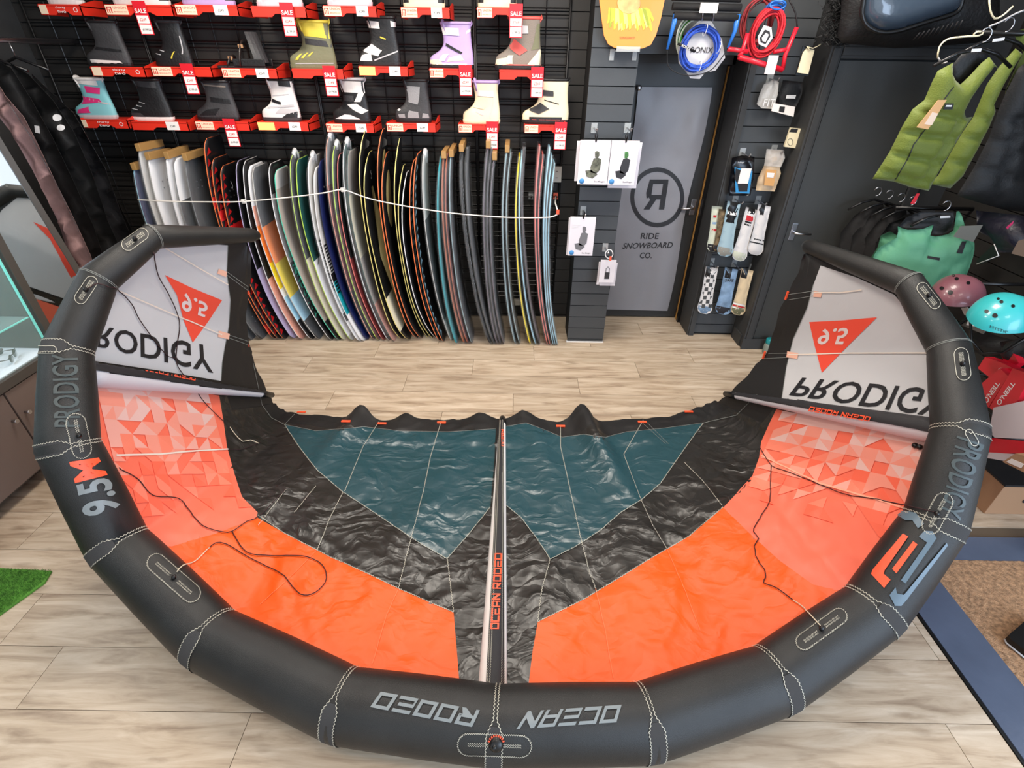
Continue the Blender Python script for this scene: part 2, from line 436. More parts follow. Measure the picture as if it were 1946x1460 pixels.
# --- walls
def slatwall(parent, x0, x1, z0, z1, y, mat, pitch=0.1, phase=0.0, th=0.018):
    """slats as separate boards with open grooves"""
    z = z0 + ((phase-z0) % pitch) - pitch
    while z < z1:
        a = max(z+0.003, z0); b = min(z+pitch-0.003, z1)
        if b-a > 0.01:
            mb = MB(); mb.b2((x0, y, a), (x1, y+th, b), mat); obj('slat', mb, parent, org=((x0+x1)/2, y, (a+b)/2))
        z += pitch
YW = 3.95
mb = MB(); mb.b2((-3.3, YW+0.018, 0), (0.455, YW+0.1, 2.9), groove); wb = struct('wall_back', mb)
slatwall(wb, -3.3, 0.455, 0.1, 2.9, YW, slatd, phase=0.02)
mb = MB(); mb.b2((-3.1, YW-0.02, 0), (0.455, YW, 0.1), M('limed oak skirting', (188, 170, 145), rough=0.5, var=0.1, vs=20, stretch=(1, 8, 8))); struct('baseboard_back', mb)
mb = MB(); mb.b2((0.457, 3.698, 0), (0.74, 4.3, 2.9), groove); wp = struct('wall_pillar', mb)
slatwall(wp, 0.452, 0.745, 0.012, 2.9, 3.68, slatm, phase=0.03)
mb = MB(); mb.b2((0.445, 3.674, 0), (0.75, 3.70, 0.01), white); struct('baseboard_pillar', mb)
mb = MB(); mb.b2((0.74, 3.87, 2.0), (1.53, 4.3, 2.9), groove); wh = struct('wall_header', mb)
slatwall(wh, 0.745, 1.53, 2.0, 2.9, 3.85, slatm, phase=0.0)
mb = MB(); mb.b2((1.535, 3.87, 0), (1.87, 4.3, 2.9), groove); wr = struct('wall_niche', mb)
slatwall(wr, 1.535, 1.87, 0.02, 2.9, 3.85, slatm, phase=0.0)
# jamb and door frame
mb = MB()
mb.b2((1.49, 3.84, 0), (1.53, 4.3, 2.0), dark); mb.b2((1.50, 3.83, 0), (1.54, 3.85, 2.0), dark)
mb.b2((1.47, 4.08, 0), (1.50, 4.12, 2.0), blackm); mb.b2((0.745, 4.08, 1.95), (1.5, 4.2, 2.0), dark)
struct('trim_3', mb)
mb = MB(); mb.b2((0.70, 4.30, 0), (1.6, 4.34, 2.9), blackm); struct('wall_behind_door', mb)
mb = MB(); mb.b2((0.76, 4.17, 0.015), (1.47, 4.21, 1.95), M('door paint', (40, 41, 42), rough=0.45, bump=0.05, bs=200)); d1 = struct('door_1', mb)
mb = MB(); mb.b2((1.471, 4.135, 0.0), (1.479, 4.16, 1.94), M('bare wood edge', (196, 146, 78), rough=0.6, var=0.2, vs=30)); obj('door_edge', mb, d1)
def handle(parent, x, y, z, s=1):
    mb = MB(); mb.b2((x-0.02, y-0.006, z-0.06), (x+0.02, y, z+0.06), steel, bev=0.003)
    mb.sweep([(x, y, z), (x, y-0.035, z), (x+0.02*s, y-0.045, z), (x+0.11*s, y-0.045, z-0.004)], [0.009, 0.009, 0.009, 0.008], steel, n=10)
    obj('door_handle', mb, parent)
handle(d1, 1.43, 4.17, 0.98, -1)
# return wall + right door wall
mb = MB(); mb.b2((1.872, 3.64, 0), (1.93, 4.3, 2.9), dark); mb.b2((1.862, 3.66, 0), (1.872, 3.82, 0.1), dark); struct('wall_return', mb)
YD = 3.64
mb = MB(); mb.b2((2.70, YD, 0), (3.0, YD+0.1, 2.9), dark); mb.b2((1.93, YD, 2.04), (2.70, YD+0.1, 2.9), dark); mb.b2((1.93, YD+0.05, 0), (2.70, YD+0.1, 2.04), dark); struct('wall_storeroom', mb)  # last box: added backing behind the door, keeps light out of the gap
mb = MB()
mb.b2((1.872, YD-0.02, 0), (1.945, YD, 2.06), dark, bev=0.004); mb.b2((1.885, YD-0.032, 0), (1.93, YD-0.02, 2.05), dark, bev=0.004)
mb.b2((1.945, YD-0.02, 1.995), (2.76, YD, 2.07), dark, bev=0.004); mb.b2((1.945, YD-0.03, 2.01), (2.74, YD-0.02, 2.055), dark, bev=0.004)
mb.b2((2.69, YD-0.02, 0), (2.76, YD, 1.995), dark, bev=0.004)
struct('trim_4', mb)
mb = MB(); mb.b2((1.955, YD-0.004, 0.01), (2.685, YD+0.03, 1.985), M('store door paint', (60, 61, 60), rough=0.5, bump=0.1, bs=250, var=0.05, vs=3)); d2 = struct('door_2', mb)
handle(d2, 2.0, YD-0.004, 0.95, 1)
mb = MB(); mb.b2((1.862, YD-0.034, 0), (2.9, YD-0.022, 0.09), dark, bev=0.003); struct('baseboard_right', mb)
# right wall: dark slats
XR = 2.95
mb = MB(); mb.b2((XR+0.018, 1.3, 0), (XR+0.12, 3.64, 2.9), groove); w = struct('wall_right', mb)
z = 0.05
while z < 2.85:
    mb = MB(); mb.b2((XR, 1.3, z+0.003), (XR+0.018, 3.64, z+0.097), slatd); obj('slat', mb, w, org=(XR, 2.5, z+0.05)); z += 0.1
mb = MB(); mb.b2((-3.3, -1.6, 0), (-3.2, 4.0, 2.9), dark); struct('wall_left', mb)
mb = MB(); mb.b2((-3.3, -1.6, 2.9), (3.3, 4.35, 2.95), M('ceiling tile', (225, 225, 222), rough=0.9)); struct('ceiling', mb)

# ================================================================== THE KITE
LEP = [((478,447),'x',-1.42,.036), ((290,450),'x',-1.6,.052), ((187,532),'x',-1.72,.068), ((128,668),'x',-1.77,.083),
 ((130,848),'x',-1.7,.098), ((225,1037),'z',.3,.108), ((403,1215),'z',.135,.113), ((655,1340),'z',.118,.116), ((943,1378),'z',.118,.118),
 ((1225,1373),'z',.118,.117), ((1468,1292),'z',.125,.114), ((1658,1160),'z',.25,.108), ((1776,995),'x',1.6,.1),
 ((1825,820),'x',1.7,.087), ((1803,662),'x',1.78,.072), ((1728,540),'x',1.72,.056), ((1537,468),'x',1.6,.036)]
TEP = [((474,470),'y',2.69), ((474,555),'y',2.69), ((470,650),'y',2.69), ((508,745),'y',2.69), ((530,776),'z',.012), ((575,790),'z',.012),
 ((720,803),'z',.012), ((838,803),'z',.012), ((955,798),'z',.012), ((1065,805),'z',.012), ((1220,799),'z',.012), ((1312,782),'z',.012), ((1350,768),'z',.04),
 ((1385,750),'y',2.69), ((1455,670),'y',2.69), ((1495,565),'y',2.69), ((1530,483),'y',2.69)]
AT = {'x': atx, 'y': aty, 'z': atz}
LE = [AT[a](*p, b) for p, a, b, r in LEP]; LR = [r for *_, r in LEP]
TE = [AT[a](*p, b) for p, a, b in TEP]
NS = len(LE)
kite = thing('kite', (0, 1.6, 0), 'inflated black, orange and teal power kite lying on its back across the wooden floor', 'kite')
# colours
neo = M('black dacron tube', (30, 31, 31), rough=0.42, bump=0.25, bs=500, var=0.35, vs=5, spec=0.5)
sail_black = sailcloth('black ripstop', (36, 34, 31), rough=0.34, transl=0.05, crumple=1.0, scale=9, spec=0.6)
sail_teal = sailcloth('teal ripstop', (34, 72, 80), rough=0.33, transl=0.08, crumple=0.8, scale=9, spec=0.7)
sail_orange = sailcloth('orange ripstop', (250, 94, 12), rough=0.46, transl=0.12, crumple=0.75, scale=7)
sail_coral = sailcloth('coral ripstop', (255, 122, 94), rough=0.5, transl=0.15, crumple=0.12, scale=6)
sail_grey = sailcloth('pale grey ripstop', (210, 210, 212), rough=0.45, transl=0.15, crumple=0.16, scale=7)
te_black = M('black trailing edge cloth', (22, 21, 21), rough=0.55, bump=0.1, bs=300)
stitch = M('beige thread', (196, 192, 176), rough=0.7)
thread = M('grey thread', (130, 134, 130), rough=0.7)
webm = M('grey webbing', (60, 60, 61), rough=0.8, bump=0.5, bs=900)
tri_red = M('red orange print', (250, 84, 62), rough=0.5, transl=0.15)
printblack = M('black print', (26, 26, 30), rough=0.5)
printgrey = M('silver print', (126, 134, 136), rough=0.4)
printfade = M('faded grey print', (60, 72, 74), rough=0.45)
printblue = M('blue grey print', (92, 112, 126), rough=0.4)
printor = M('orange print', (250, 88, 50), rough=0.45)
tabor = M('orange tab', (245, 90, 50), rough=0.6)
pale = M('pale strap cloth', (228, 214, 200), rough=0.6)

def catm(P, i, t):
    n = len(P); a, b, c, d = P[max(i-1, 0)], P[i], P[i+1], P[min(i+2, n-1)]
    return 0.5*((2*b)+(c-a)*t+(2*a-5*b+4*c-d)*t*t+(3*b-a-3*c+d)*t**3)
bumps = [(aty(688, 800, 2.56), 0.075, 0.07, 0.7), (aty(1106, 800, 2.56), 0.11, 0.07, 0.9), (aty(775, 810, 2.56), 0.03, 0.06, .5), (aty(1005, 810, 2.5), 0.035, 0.07, .8), (aty(900, 810, 2.5), 0.012, 0.07, .8)]
def wrinkle(p, s, t, k):
    """height of the cloth creases; k = how loose the cloth is here"""
    q = Vector((p.x*2.2+0.5*noise.noise(p*2.0), p.y*1.1, p.z*2))
    a = 0.5*noise.noise(q*1.6)+0.3*abs(noise.noise(Vector((p.x*7+p.y*3, p.y*2.5-p.x, p.z*6))))
    b = abs(noise.noise(Vector((p.x*16+p.y*5, p.y*11-p.x*4, p.z*12)))); c = abs(noise.noise(p*30))
    cr = 1-abs(noise.noise(Vector((p.x*5-p.y*2.2+0.6*noise.noise(p*3), p.y*3.2+p.x*1.4, 1.7))))*2
    cr = max(0, cr)**5
    lf = noise.noise(Vector((p.x*3.2, p.y*0.9+p.x*0.8*(1 if p.x > 0 else -1), 4.0)))
    return (a*0.034+(0.5-b)*0.011+(0.5-c)*0.003+cr*0.012+lf*0.042)*k
NU, NV = 20, 110
cm = MB(); GV = []
SU = (NS-1)*NU
for iu in range(SU+1):
    i = min(iu//NU, NS-2); t = (iu-i*NU)/NU
    le = LE[i].lerp(LE[i+1], t); te = catm(TE, i, t)
    r = LR[i]*(1-t)+LR[i+1]*t
    s = iu/NU                                  # 0..16, 8 = centre
    side = abs(s-8)/8
    out = Vector((math.copysign(1, s-8), 0, 0))
    dn = (Vector((0, 0, -1))*(1-min(1, side*1.15)) + out*min(1, side*1.15)).normalized()
    le2 = le + dn*r*0.55
    for jv in range(NV+1):
        v = jv/NV
        p = le2.lerp(te, v)
        belly = math.sin(pi*min(1, v*1.0))
        p = p + out*0.05*belly*min(1, max(0, side-0.45)*3)*r*8
        if 0.3 < side < 0.62:                    # the curve from floor to wing
            p.z -= 0.05*belly*min((side-0.3)*10, (0.62-side)*10, 1)
        near = abs(s-8); loose = min(1, near*1.2+0.15)*math.sin(pi*min(1, v*1.15+0.0)**0.8) if v < 0.85 else 1.0*math.sin(pi*0.92)+0.4
        loose *= (1.0 if side < 0.5 else 0.16 if side > 0.6 else 0.4)
        nn = -dn if side > 0.6 else Vector((0, 0, 1))
        p = p + nn*(wrinkle(p, s, v, loose) + (0.006 if side < 0.55 else 0))
        for (bp, h, w, ln) in bumps:
            dx = p.x-bp.x-(bp.y-p.y)*0.25*(1 if bp.x > 0 else -1); dy = max(0, bp.y+0.03-p.y)
            g = math.exp(-(dx/w)**2)*math.exp(-(dy/ln)**2*2.5); p.z += h*g; p.y += 0.05*g*(1 if dy < 0.12 else 0)
        if side > 0.72 and v > 0.55: p = p + out*0.02*math.sin(v*9+s*4)*(v-0.55)
        if v > 0.93: p.y += 0.012*math.sin(s*pi*2)**2
        p.z = max(p.z, 0.007)
        GV.append(p)
fs = []
for iu in range(SU):
    for jv in range(NV):
        a = iu*(NV+1)+jv; fs.append((a, a+1, a+NV+2, a+NV+1))
cm.add(GV, fs, sail_black, True)
kt = cm.mi(te_black)
for iu in range(SU):
    sc_ = abs(iu/NU-8)
    lim = 0.9 if sc_ < 4.4 else (0.0 if sc_ > 5.0 else 0.7)
    for jv in range(NV):
        if jv/NV > lim: cm.m[iu*NV+jv] = kt
obj('canopy', cm, kite, 'black ripstop canopy')
CB = cm.bvh()
# ---- leading edge tube
tm = MB(); pts = []; rad = []
for i in range(NS):
    if i:
        for t in (0.12, 0.5, 0.88):
            pts.append(LE[i-1].lerp(LE[i], t)); rad.append((LR[i-1]*(1-t)+LR[i]*t)*(1.03 if t == 0.5 else 1.015))
    pts.append(LE[i]); rad.append(LR[i])
d0 = (LE[0]-LE[1]).normalized(); d1_ = (LE[-1]-LE[-2]).normalized()
pts = [LE[0]+d0*0.055, LE[0]+d0*0.04]+pts+[LE[-1]+d1_*0.03, LE[-1]+d1_*0.045]
rad = [0.006, 0.022]+rad+[0.022, 0.006]
tm.sweep(pts, rad, neo, n=40, miter=True)
obj('leading_edge', tm, kite, 'black inflated leading edge tube')
TB = tm.bvh()
# ---- sewn colour panels
canopy = bpy.data.objects['canopy']
_px = [topx(p) for p in cm.v]
_ctr = [(sum(_px[i][0] for i in f)/4, sum(_px[i][1] for i in f)/4) for f in cm.f]
def panel(name, poly, mat, label=None, off=0.0022, step=8):
    mb = MB(); drape(mb, poly, CB, mat, off, step, both=True)
    x0 = min(p[0] for p in poly); x1 = max(p[0] for p in poly); y0 = min(p[1] for p in poly); y1 = max(p[1] for p in poly)
    canopy.data.materials.append(mat); k = len(canopy.data.materials)-1
    for i, (c, f) in enumerate(zip(_ctr, cm.f)):
        if x0 < c[0] < x1 and y0 < c[1] < y1 and all(inside(_px[j], poly) for j in f): canopy.data.polygons[i].material_index = k
    return obj(name, mb, kite, label)
panel('sail_panel', [(300,455),(370,462),(432,466),(430,520),(437,570),(434,620),(426,660),(421,690),(419,724),(300,704),(178,686),(186,630),(215,560),(255,500)], sail_grey, 'pale grey wing tip panel')
panel('sail_panel', [(1560,505),(1630,528),(1700,560),(1750,620),(1782,690),(1790,812),(1640,790),(1486,762),(1495,700),(1508,645),(1535,585),(1547,540)], sail_grey, 'pale grey wing tip panel')
panel('sail_panel', [(180,715),(300,735),(416,752),(424,800),(431,850),(445,900),(460,945),(490,975),(486,987),(410,1015),(318,1042),(270,1010),(225,930),(188,840),(178,780)], sail_coral, 'coral panel')
panel('sail_panel', [(1374,966),(1430,905),(1443,870),(1447,840),(1465,800),(1476,778),(1600,805),(1760,825),(1765,900),(1730,980),(1640,1110),(1620,1130),(1545,1112),(1480,1065),(1425,1015)], sail_coral, 'coral panel')
panel('sail_panel', [(488,984),(540,1014),(620,1056),(700,1092),(762,1122),(815,1145),(862,1165),(868,1235),(874,1312),(700,1290),(560,1235),(430,1180),(318,1060),(314,1041),(410,1015)], sail_orange, 'orange panel')
panel('sail_panel', [(1374,965),(1310,1020),(1240,1060),(1160,1110),(1110,1140),(1022,1183),(1012,1240),(1003,1315),(1200,1315),(1400,1255),(1560,1150),(1620,1128),(1545,1112),(1480,1065),(1425,1015)], sail_orange, 'orange panel')
panel('sail_panel', [(541,808),(600,820),(650,816),(690,812),(760,820),(850,822),(942,816),(940,870),(932,965),(892,1015),(850,1063),(800,1035),(755,1005),(700,968),(650,935),(603,895),(568,850)], sail_teal, 'teal panel', step=7)
panel('sail_panel', [(958,812),(1000,805),(1035,818),(1068,832),(1110,826),(1150,832),(1190,822),(1260,815),(1336,805),(1300,855),(1255,920),(1220,950),(1180,975),(1140,1010),(1090,1042),(1046,1064),(1020,1025),(990,985),(962,962)], sail_teal, 'teal panel', step=7)
# ---- seams
sm = MB()
for ln in [[(541,808),(600,820),(650,816),(690,812),(760,820),(850,822),(942,816)], [(958,812),(1000,805),(1035,818),(1068,832),(1110,826),(1150,832),(1190,822),(1260,815),(1336,805)],
           [(480,690),(497,770),(515,795),(541,808)], [(541,808),(565,783)], [(1336,805),(1400,790),(1440,750)],
           [(432,466),(430,520),(437,570),(434,620),(426,660),(421,690),(419,724)], [(1547,540),(1535,585),(1508,645),(1495,700),(1486,762)]]:
    drape_line(sm, ln, CB, thread, 0.003, 0.0045)
obj('seam', sm, kite, kind='stuff')
sm = MB()
for ln in [[(541,808),(568,850),(603,895),(650,935),(700,968),(755,1005),(800,1035),(850,1063),(892,1015),(932,965)],
           [(962,962),(990,985),(1020,1025),(1046,1064),(1090,1042),(1140,1010),(1180,975),(1220,950),(1255,920),(1300,855),(1336,805)],
           [(850,1063),(858,1130),(862,1165)], [(1046,1064),(1030,1120),(1022,1183)],
           [(838,803),(818,870),(805,935),(785,1010),(757,1120)], [(720,803),(690,850),(655,935)], [(652,937),(625,990),(603,1046)],
           [(1065,810),(1065,850),(1085,940),(1105,1030),(1120,1090),(1132,1120)], [(1222,800),(1185,865),(1215,945)], [(1215,945),(1240,1000),(1267,1045)], [(1300,880),(1335,915),(1372,962)],
           [(545,930),(510,975),(490,1000)], [(600,925),(560,975)],
           [(490,980),(540,1014),(620,1056),(700,1092),(762,1122),(815,1145),(862,1165)], [(1374,965),(1310,1020),(1240,1060),(1160,1110),(1110,1140),(1022,1183)]]:
    drape_line(sm, ln, CB, stitch, 0.0022, 0.0055, step=5, zig=0.002, zp=0.012)
obj('zigzag_seam', sm, kite, kind='stuff')
sm = MB(); fine = M('faded orange thread', (232, 120, 70), rough=0.7)
for ln in [[(603,1046),(560,1090),(495,1150)], [(757,1120),(735,1170),(708,1262)], [(1132,1120),(1150,1200),(1165,1290)], [(1267,1045),(1300,1120),(1330,1200)]]:
    drape_line(sm, ln, CB, fine, 0.003, 0.0045)
obj('seam', sm, kite, kind='stuff')
def strap(pts, w, mat, bv, name='tension_strap', off=0.0085):
    mb = MB(); drape_line(mb, pts, bv, mat, w, off); return obj(name, mb, kite)
strap([(218,866),(300,864),(370,858),(432,855)], 0.008, pale, CB)
strap([(215,548),(300,585),(420,636)], 0.006, pale, CB); strap([(312,470),(370,505),(432,540)], 0.006, pale, CB)
strap([(1448,868),(1560,920),(1720,966)], 0.008, M('pale coral strap', (255, 170, 140), rough=0.6), CB); strap([(1500,675),(1620,672),(1778,672)], 0.006, pale, CB); strap([(1548,556),(1600,556),(1640,551)], 0.006, pale, CB)
for q in [[(414,510),(430,516),(428,526),(411,519)], [(414,628),(435,634),(433,645),(412,640)], [(1498,668),(1519,672),(1517,683),(1496,680)], [(1549,553),(1564,556),(1562,565),(1547,564)]]:
    mb = MB(); drape(mb, q, CB, M('salmon patch', (232, 178, 154), rough=0.6), 0.0075, 6); obj('anchor_patch', mb, kite)
sm = MB()
for a, b in [((430,516),(471,545)), ((430,522),(471,552)), ((433,636),(469,648)), ((433,642),(470,655)), ((1500,560),(1548,553)), ((1500,570),(1548,562)), ((1455,672),(1498,672)), ((1453,682),(1497,680)), ((1218,803),(1265,845)), ((1228,803),(1270,845))]:
    drape_line(sm, [a, b], CB, thread, 0.0022, 0.005)
obj('batten_seam', sm, kite, kind='stuff')
for c in [(570,784), (655,802), (724,806), (838,804), (1066,811), (1222,803), (1311,783)]:
    p = cast(CB, c[0], c[1]+6) or cast(CB, c[0], c[1]+14)
    if p: mb = MB(); mb.box(p[0]+Vector((0, 0.03, 0.006)), (0.055, 0.016, 0.006), tabor); obj('edge_tab', mb, kite)
for c in [(471,552), (471,652), (1495,562), (1452,675)]:
    p = aty(*c, 2.69); mb = MB(); mb.box(p, (0.008, 0.012, 0.05), tabor); obj('edge_tab', mb, kite)
# ---- coral triangle prints
tones = [M('print tone %d' % i, c, rough=0.55, transl=0.15) for i, c in enumerate([(240,200,190), (246,178,162), (250,160,138), (255,140,112), (255,114,84)])]
def triprint(TL, TR, BR, BL, nx, ny, seed, keep, clip):
    rr = random.Random(seed); mb = MB()
    def P(x, y): return ((TL[0]*(1-x)+TR[0]*x)*(1-y)+(BL[0]*(1-x)+BR[0]*x)*y, (TL[1]*(1-x)+TR[1]*x)*(1-y)+(BL[1]*(1-x)+BR[1]*x)*y)
    for j in range(ny):
        for i in range(nx):
            a, b, c, d = P(i/nx, j/ny), P((i+1)/nx, j/ny), P((i+1)/nx, (j+1)/ny), P(i/nx, (j+1)/ny)
            tr = [(a, b, c), (a, c, d)] if rr.random() < 0.5 else [(a, b, d), (b, c, d)]
            for t in tr:
                f = j/ny; x = f*1.1+rr.uniform(-0.35, 0.35)
                if rr.random() < keep(f) or not all(inside(q, clip) for q in t): continue
                k = max(0, min(4, int(x*4+0.8)))
                drape(mb, list(t), CB, tones[k], 0.0058, 9, both=False)
    obj('triangle_print', mb, kite, 'pale and coral triangle print', kind='stuff')
CL = [(160,700),(418,738),(424,800),(431,850),(445,900),(460,945),(490,975),(486,987),(318,1042),(170,940)]
CR = [(1374,966),(1430,905),(1443,870),(1443,840),(1452,800),(1455,765),(1600,785),(1800,815),(1800,980),(1640,1110),(1480,1065)]
triprint((176,716), (417,748), (478,965), (240,985), 10, 10, 3, lambda f: 0.04+0.62*f, CL)
triprint((1460,777), (1775,826), (1700,1030), (1385,935), 11, 9, 5, lambda f: 0.04+0.6*f, CR)
# ---- wing tip prints
for pl in ([(312,522),(360,545),(421,570),(395,610),(365,651),(348,610),(335,560)], [(1539,612),(1600,609),(1668,603),(1620,650),(1563,709),(1550,660)]):
    mb = MB(); drape(mb, pl, CB, tri_red, 0.0048, 9, both=True); obj('triangle_badge', mb, kite, 'red orange triangle with the size number')
mb = MB(); wn = M('pale number print', (222, 205, 202), rough=0.5)
drape_text(mb, '9.5', [(345,553),(395,577),(389,603),(343,589)], CB, wn, 0.0065, 6, ext=0.02); obj('size_number', mb, kite); mb = MB()
drape_text(mb, '9.5', [(1562,625),(1617,622),(1605,655),(1553,655)], CB, wn, 0.0065, 6, ext=0.02)
obj('size_number', mb, kite)
mb = MB()
drape_text(mb, 'PRODIGY', [(152,612),(400,657),(404,710),(150,652)], CB, printblack, 0.005, 7, ext=0.012); obj('wing_lettering', mb, kite); mb = MB()
drape_text(mb, 'PRODIGY', [(1526,718),(1806,742),(1788,795),(1500,752)], CB, printblack, 0.005, 7, ext=0.012)
obj('wing_lettering', mb, kite)
# ---- struts
strutw = M('white strut cloth', (236, 232, 228), rough=0.5, bump=0.1, bs=60)
strutg = M('pale grey strut', (206, 204, 208), rough=0.5, bump=0.1, bs=60)
def strut(px, r0, r1, mat, lift=0.5, lift2=0.5, band=None):
    P = []; k = len(px)
    for i, q in enumerate(px):
        h = cast(CB, *q); r = r0+(r1-r0)*i/(k-1)
        if h: P.append((h[0], h[1], r))
    # straighten
    a, b = P[0][0]+P[0][1]*P[0][2]*lift, P[-1][0]+P[-1][1]*P[-1][2]*lift2
    K9 = 60
    L = [a.lerp(b, i/K9) for i in range(K9+1)]
    L = [Vector((p.x, p.y, max(p.z, r0+(r1-r0)*i/K9+0.004))) for i, p in enumerate(L)]
    R = [r0+(r1-r0)*i/K9 for i in range(K9+1)]
    d = (L[-1]-L[0]).normalized()
    L = [L[0]-d*0.06]+L+[L[-1]+d*0.01]; R = [r0]+R+[r1*0.7]
    mb = MB(); mb.sweep(L, R, mat, n=56)
    if band:
        kb = mb.mi(bandm)
        for i, f in enumerate(mb.f):
            c = sum((mb.v[j] for j in f), Vector())/len(f)
            if inside(topx(c), band): mb.m[i] = kb
    o = obj('strut', mb, kite, 'white inflated strut'); 
    mb2 = MB(); e = L[-1]-d*(0.05 if band is None else 0.09); mb2.sweep([e, e+d*0.03, L[-1]+d*0.025, L[-1]+d*0.035], [r1*1.15, r1*1.2, r1*0.9, r1*0.3], blackm, n=16); obj('end_cap', mb2, o)
    return o, mb.bvh(), mb2
bandm = M('black strut band', (32, 32, 36), rough=0.5, bump=0.3, bs=600)
sc, scb, _ = strut([(936,1312),(955,803)], 0.052, 0.021, strutw)
sl, slb, _ = strut([(178,716),(503,750)], 0.052, 0.019, strutg, .5, 1.6, [(150,660),(250,680),(360,698),(510,725),(520,748),(400,737),(300,722),(170,703)])
sr, srb, _ = strut([(1784,822),(1392,752)], 0.052, 0.019, strutg, .5, 1.6, [(1800,790),(1700,775),(1600,758),(1500,740),(1380,725),(1380,748),(1500,771),(1600,790),(1700,808),(1790,825)])
def sdrape(parent, poly, bv, mat, name, off=0.005, step=3.2):
    mb = MB(); drape(mb, poly, bv, mat, off, step); obj(name, mb, parent)
sdrape(sc, [(924,1308),(957,1308),(957,1100),(957,900),(957,800),(949,800),(944,900),(935,1100)], scb, M('black strut band', (32, 32, 36), rough=0.5, bump=0.3, bs=600), 'strut_band')
sdrape(sl, [(170,678),(250,694),(360,713),(500,741),(506,748),(400,736),(300,722),(170,703)], slb, bandm, 'strut_band')
sdrape(sr, [(1790,808),(1700,793),(1600,775),(1500,758),(1395,744),(1392,750),(1500,770),(1600,790),(1700,808),(1790,825)], srb, bandm, 'strut_band')
mb = MB()
for ln in [[(927,1305),(937,1100),(946,900),(951,800)], [(931,1305),(940,1100),(948,900),(952,800)], [(955,1305),(956,1100),(955,900),(955,800)], [(951,1305),(953,1100),(953.5,900)]]:
    drape_line(mb, ln, scb, stitch, 0.0015, 0.0075, step=5, zig=0.002, zp=0.008)
obj('strut_stitching', mb, sc, kind='stuff')
mb = MB(); drape_block(mb, 'OCEAN RODEO', [(947,1198),(953,1054),(941,1054),(933,1198)], scb, printor, 0.008, 5, shear=0.25, ext=0.02); obj('strut_lettering', mb, sc, 'orange lettering'); mb = MB(); drape_block(mb, 'OCEAN', [(957,850),(957,818),(953,818),(953,850)], scb, printor, 0.008, 5)
obj('strut_lettering', mb, sc, 'orange lettering')
mb = MB(); drape_block(mb, 'OCEAN RODEO', [(371,719),(275,701),(272,708),(368,726)], slb, printor, 0.011, 5, shear=0.25, ext=0.02); obj('strut_lettering', mb, sl, 'orange lettering')
mb = MB(); drape_block(mb, 'OCEAN RODEO', [(1659,794),(1543,774),(1539,781),(1655,801)], srb, printor, 0.011, 5, shear=0.25, ext=0.02); obj('strut_lettering', mb, sr, 'orange lettering')
# ---- joint seams on the tube: narrow double stitch opening into a webbing patch on the outer half
for i in range(1, NS-1):
    t = ((LE[i+1]-LE[i]).normalized()+(LE[i]-LE[i-1]).normalized()).normalized(); r = LR[i]
    cv = (C-LE[i]); cv = (cv-t*cv.dot(t)).normalized(); sd = t.cross(cv)
    mid = Vector((0, 1.9, 0.5))
    if sd.dot(mid-LE[i]) > 0: sd = -sd               # sd points to the outer side
    big = 3 <= i <= 13
    st = MB(); wb_ = MB()
    def ringp(a, w, off=0.003):
        dr = cv*math.cos(a)+sd*math.sin(a); ax = LE[i]+t*w
        h = TB.ray_cast(ax+dr*r*2.2, -dr)
        return (h[0] if h[0] is not None else ax+dr*r)+dr*off
    def wid(a):
        if not big: return 0.003
        x = (a+0.1)/0.35; return 0.006+0.020*max(0, min(1, x))
    for sg in (-1, 1):
        run = []; a = -2.2; k = 0
        while a < 2.2:
            w = wid(a)*sg+(0.0022 if k % 2 else -0.0022)*(1 if big else 0); run.append(ringp(a, w)); a += 0.0055/r; k += 1
        vs = []
        for j, p in enumerate(run):
            q = (run[min(j+1, len(run)-1)]-run[max(j-1, 0)]).normalized(); n = (p-LE[i]); n = (n-t*n.dot(t)).normalized(); s2 = q.cross(n).normalized()*0.0011
            vs += [p+s2, p-s2]
        st.add(vs, [(2*j, 2*j+1, 2*j+3, 2*j+2) for j in range(len(run)-1)], stitch if big else thread)
    if big:
        vs = []; n_ = 30
        for j in range(n_+1):
            a = 0.05+(2.1-0.05)*j/n_; w = wid(a)
            vs += [ringp(a, w, 0.002), ringp(a, -w, 0.002)]
        wb_.add(vs, [(2*j, 2*j+1, 2*j+3, 2*j+2) for j in range(n_)], webm, True)
        o = obj('webbing_patch', wb_, kite); obj('stitching', st, o, kind='stuff')
    else: obj('stitching', st, kite, kind='stuff')
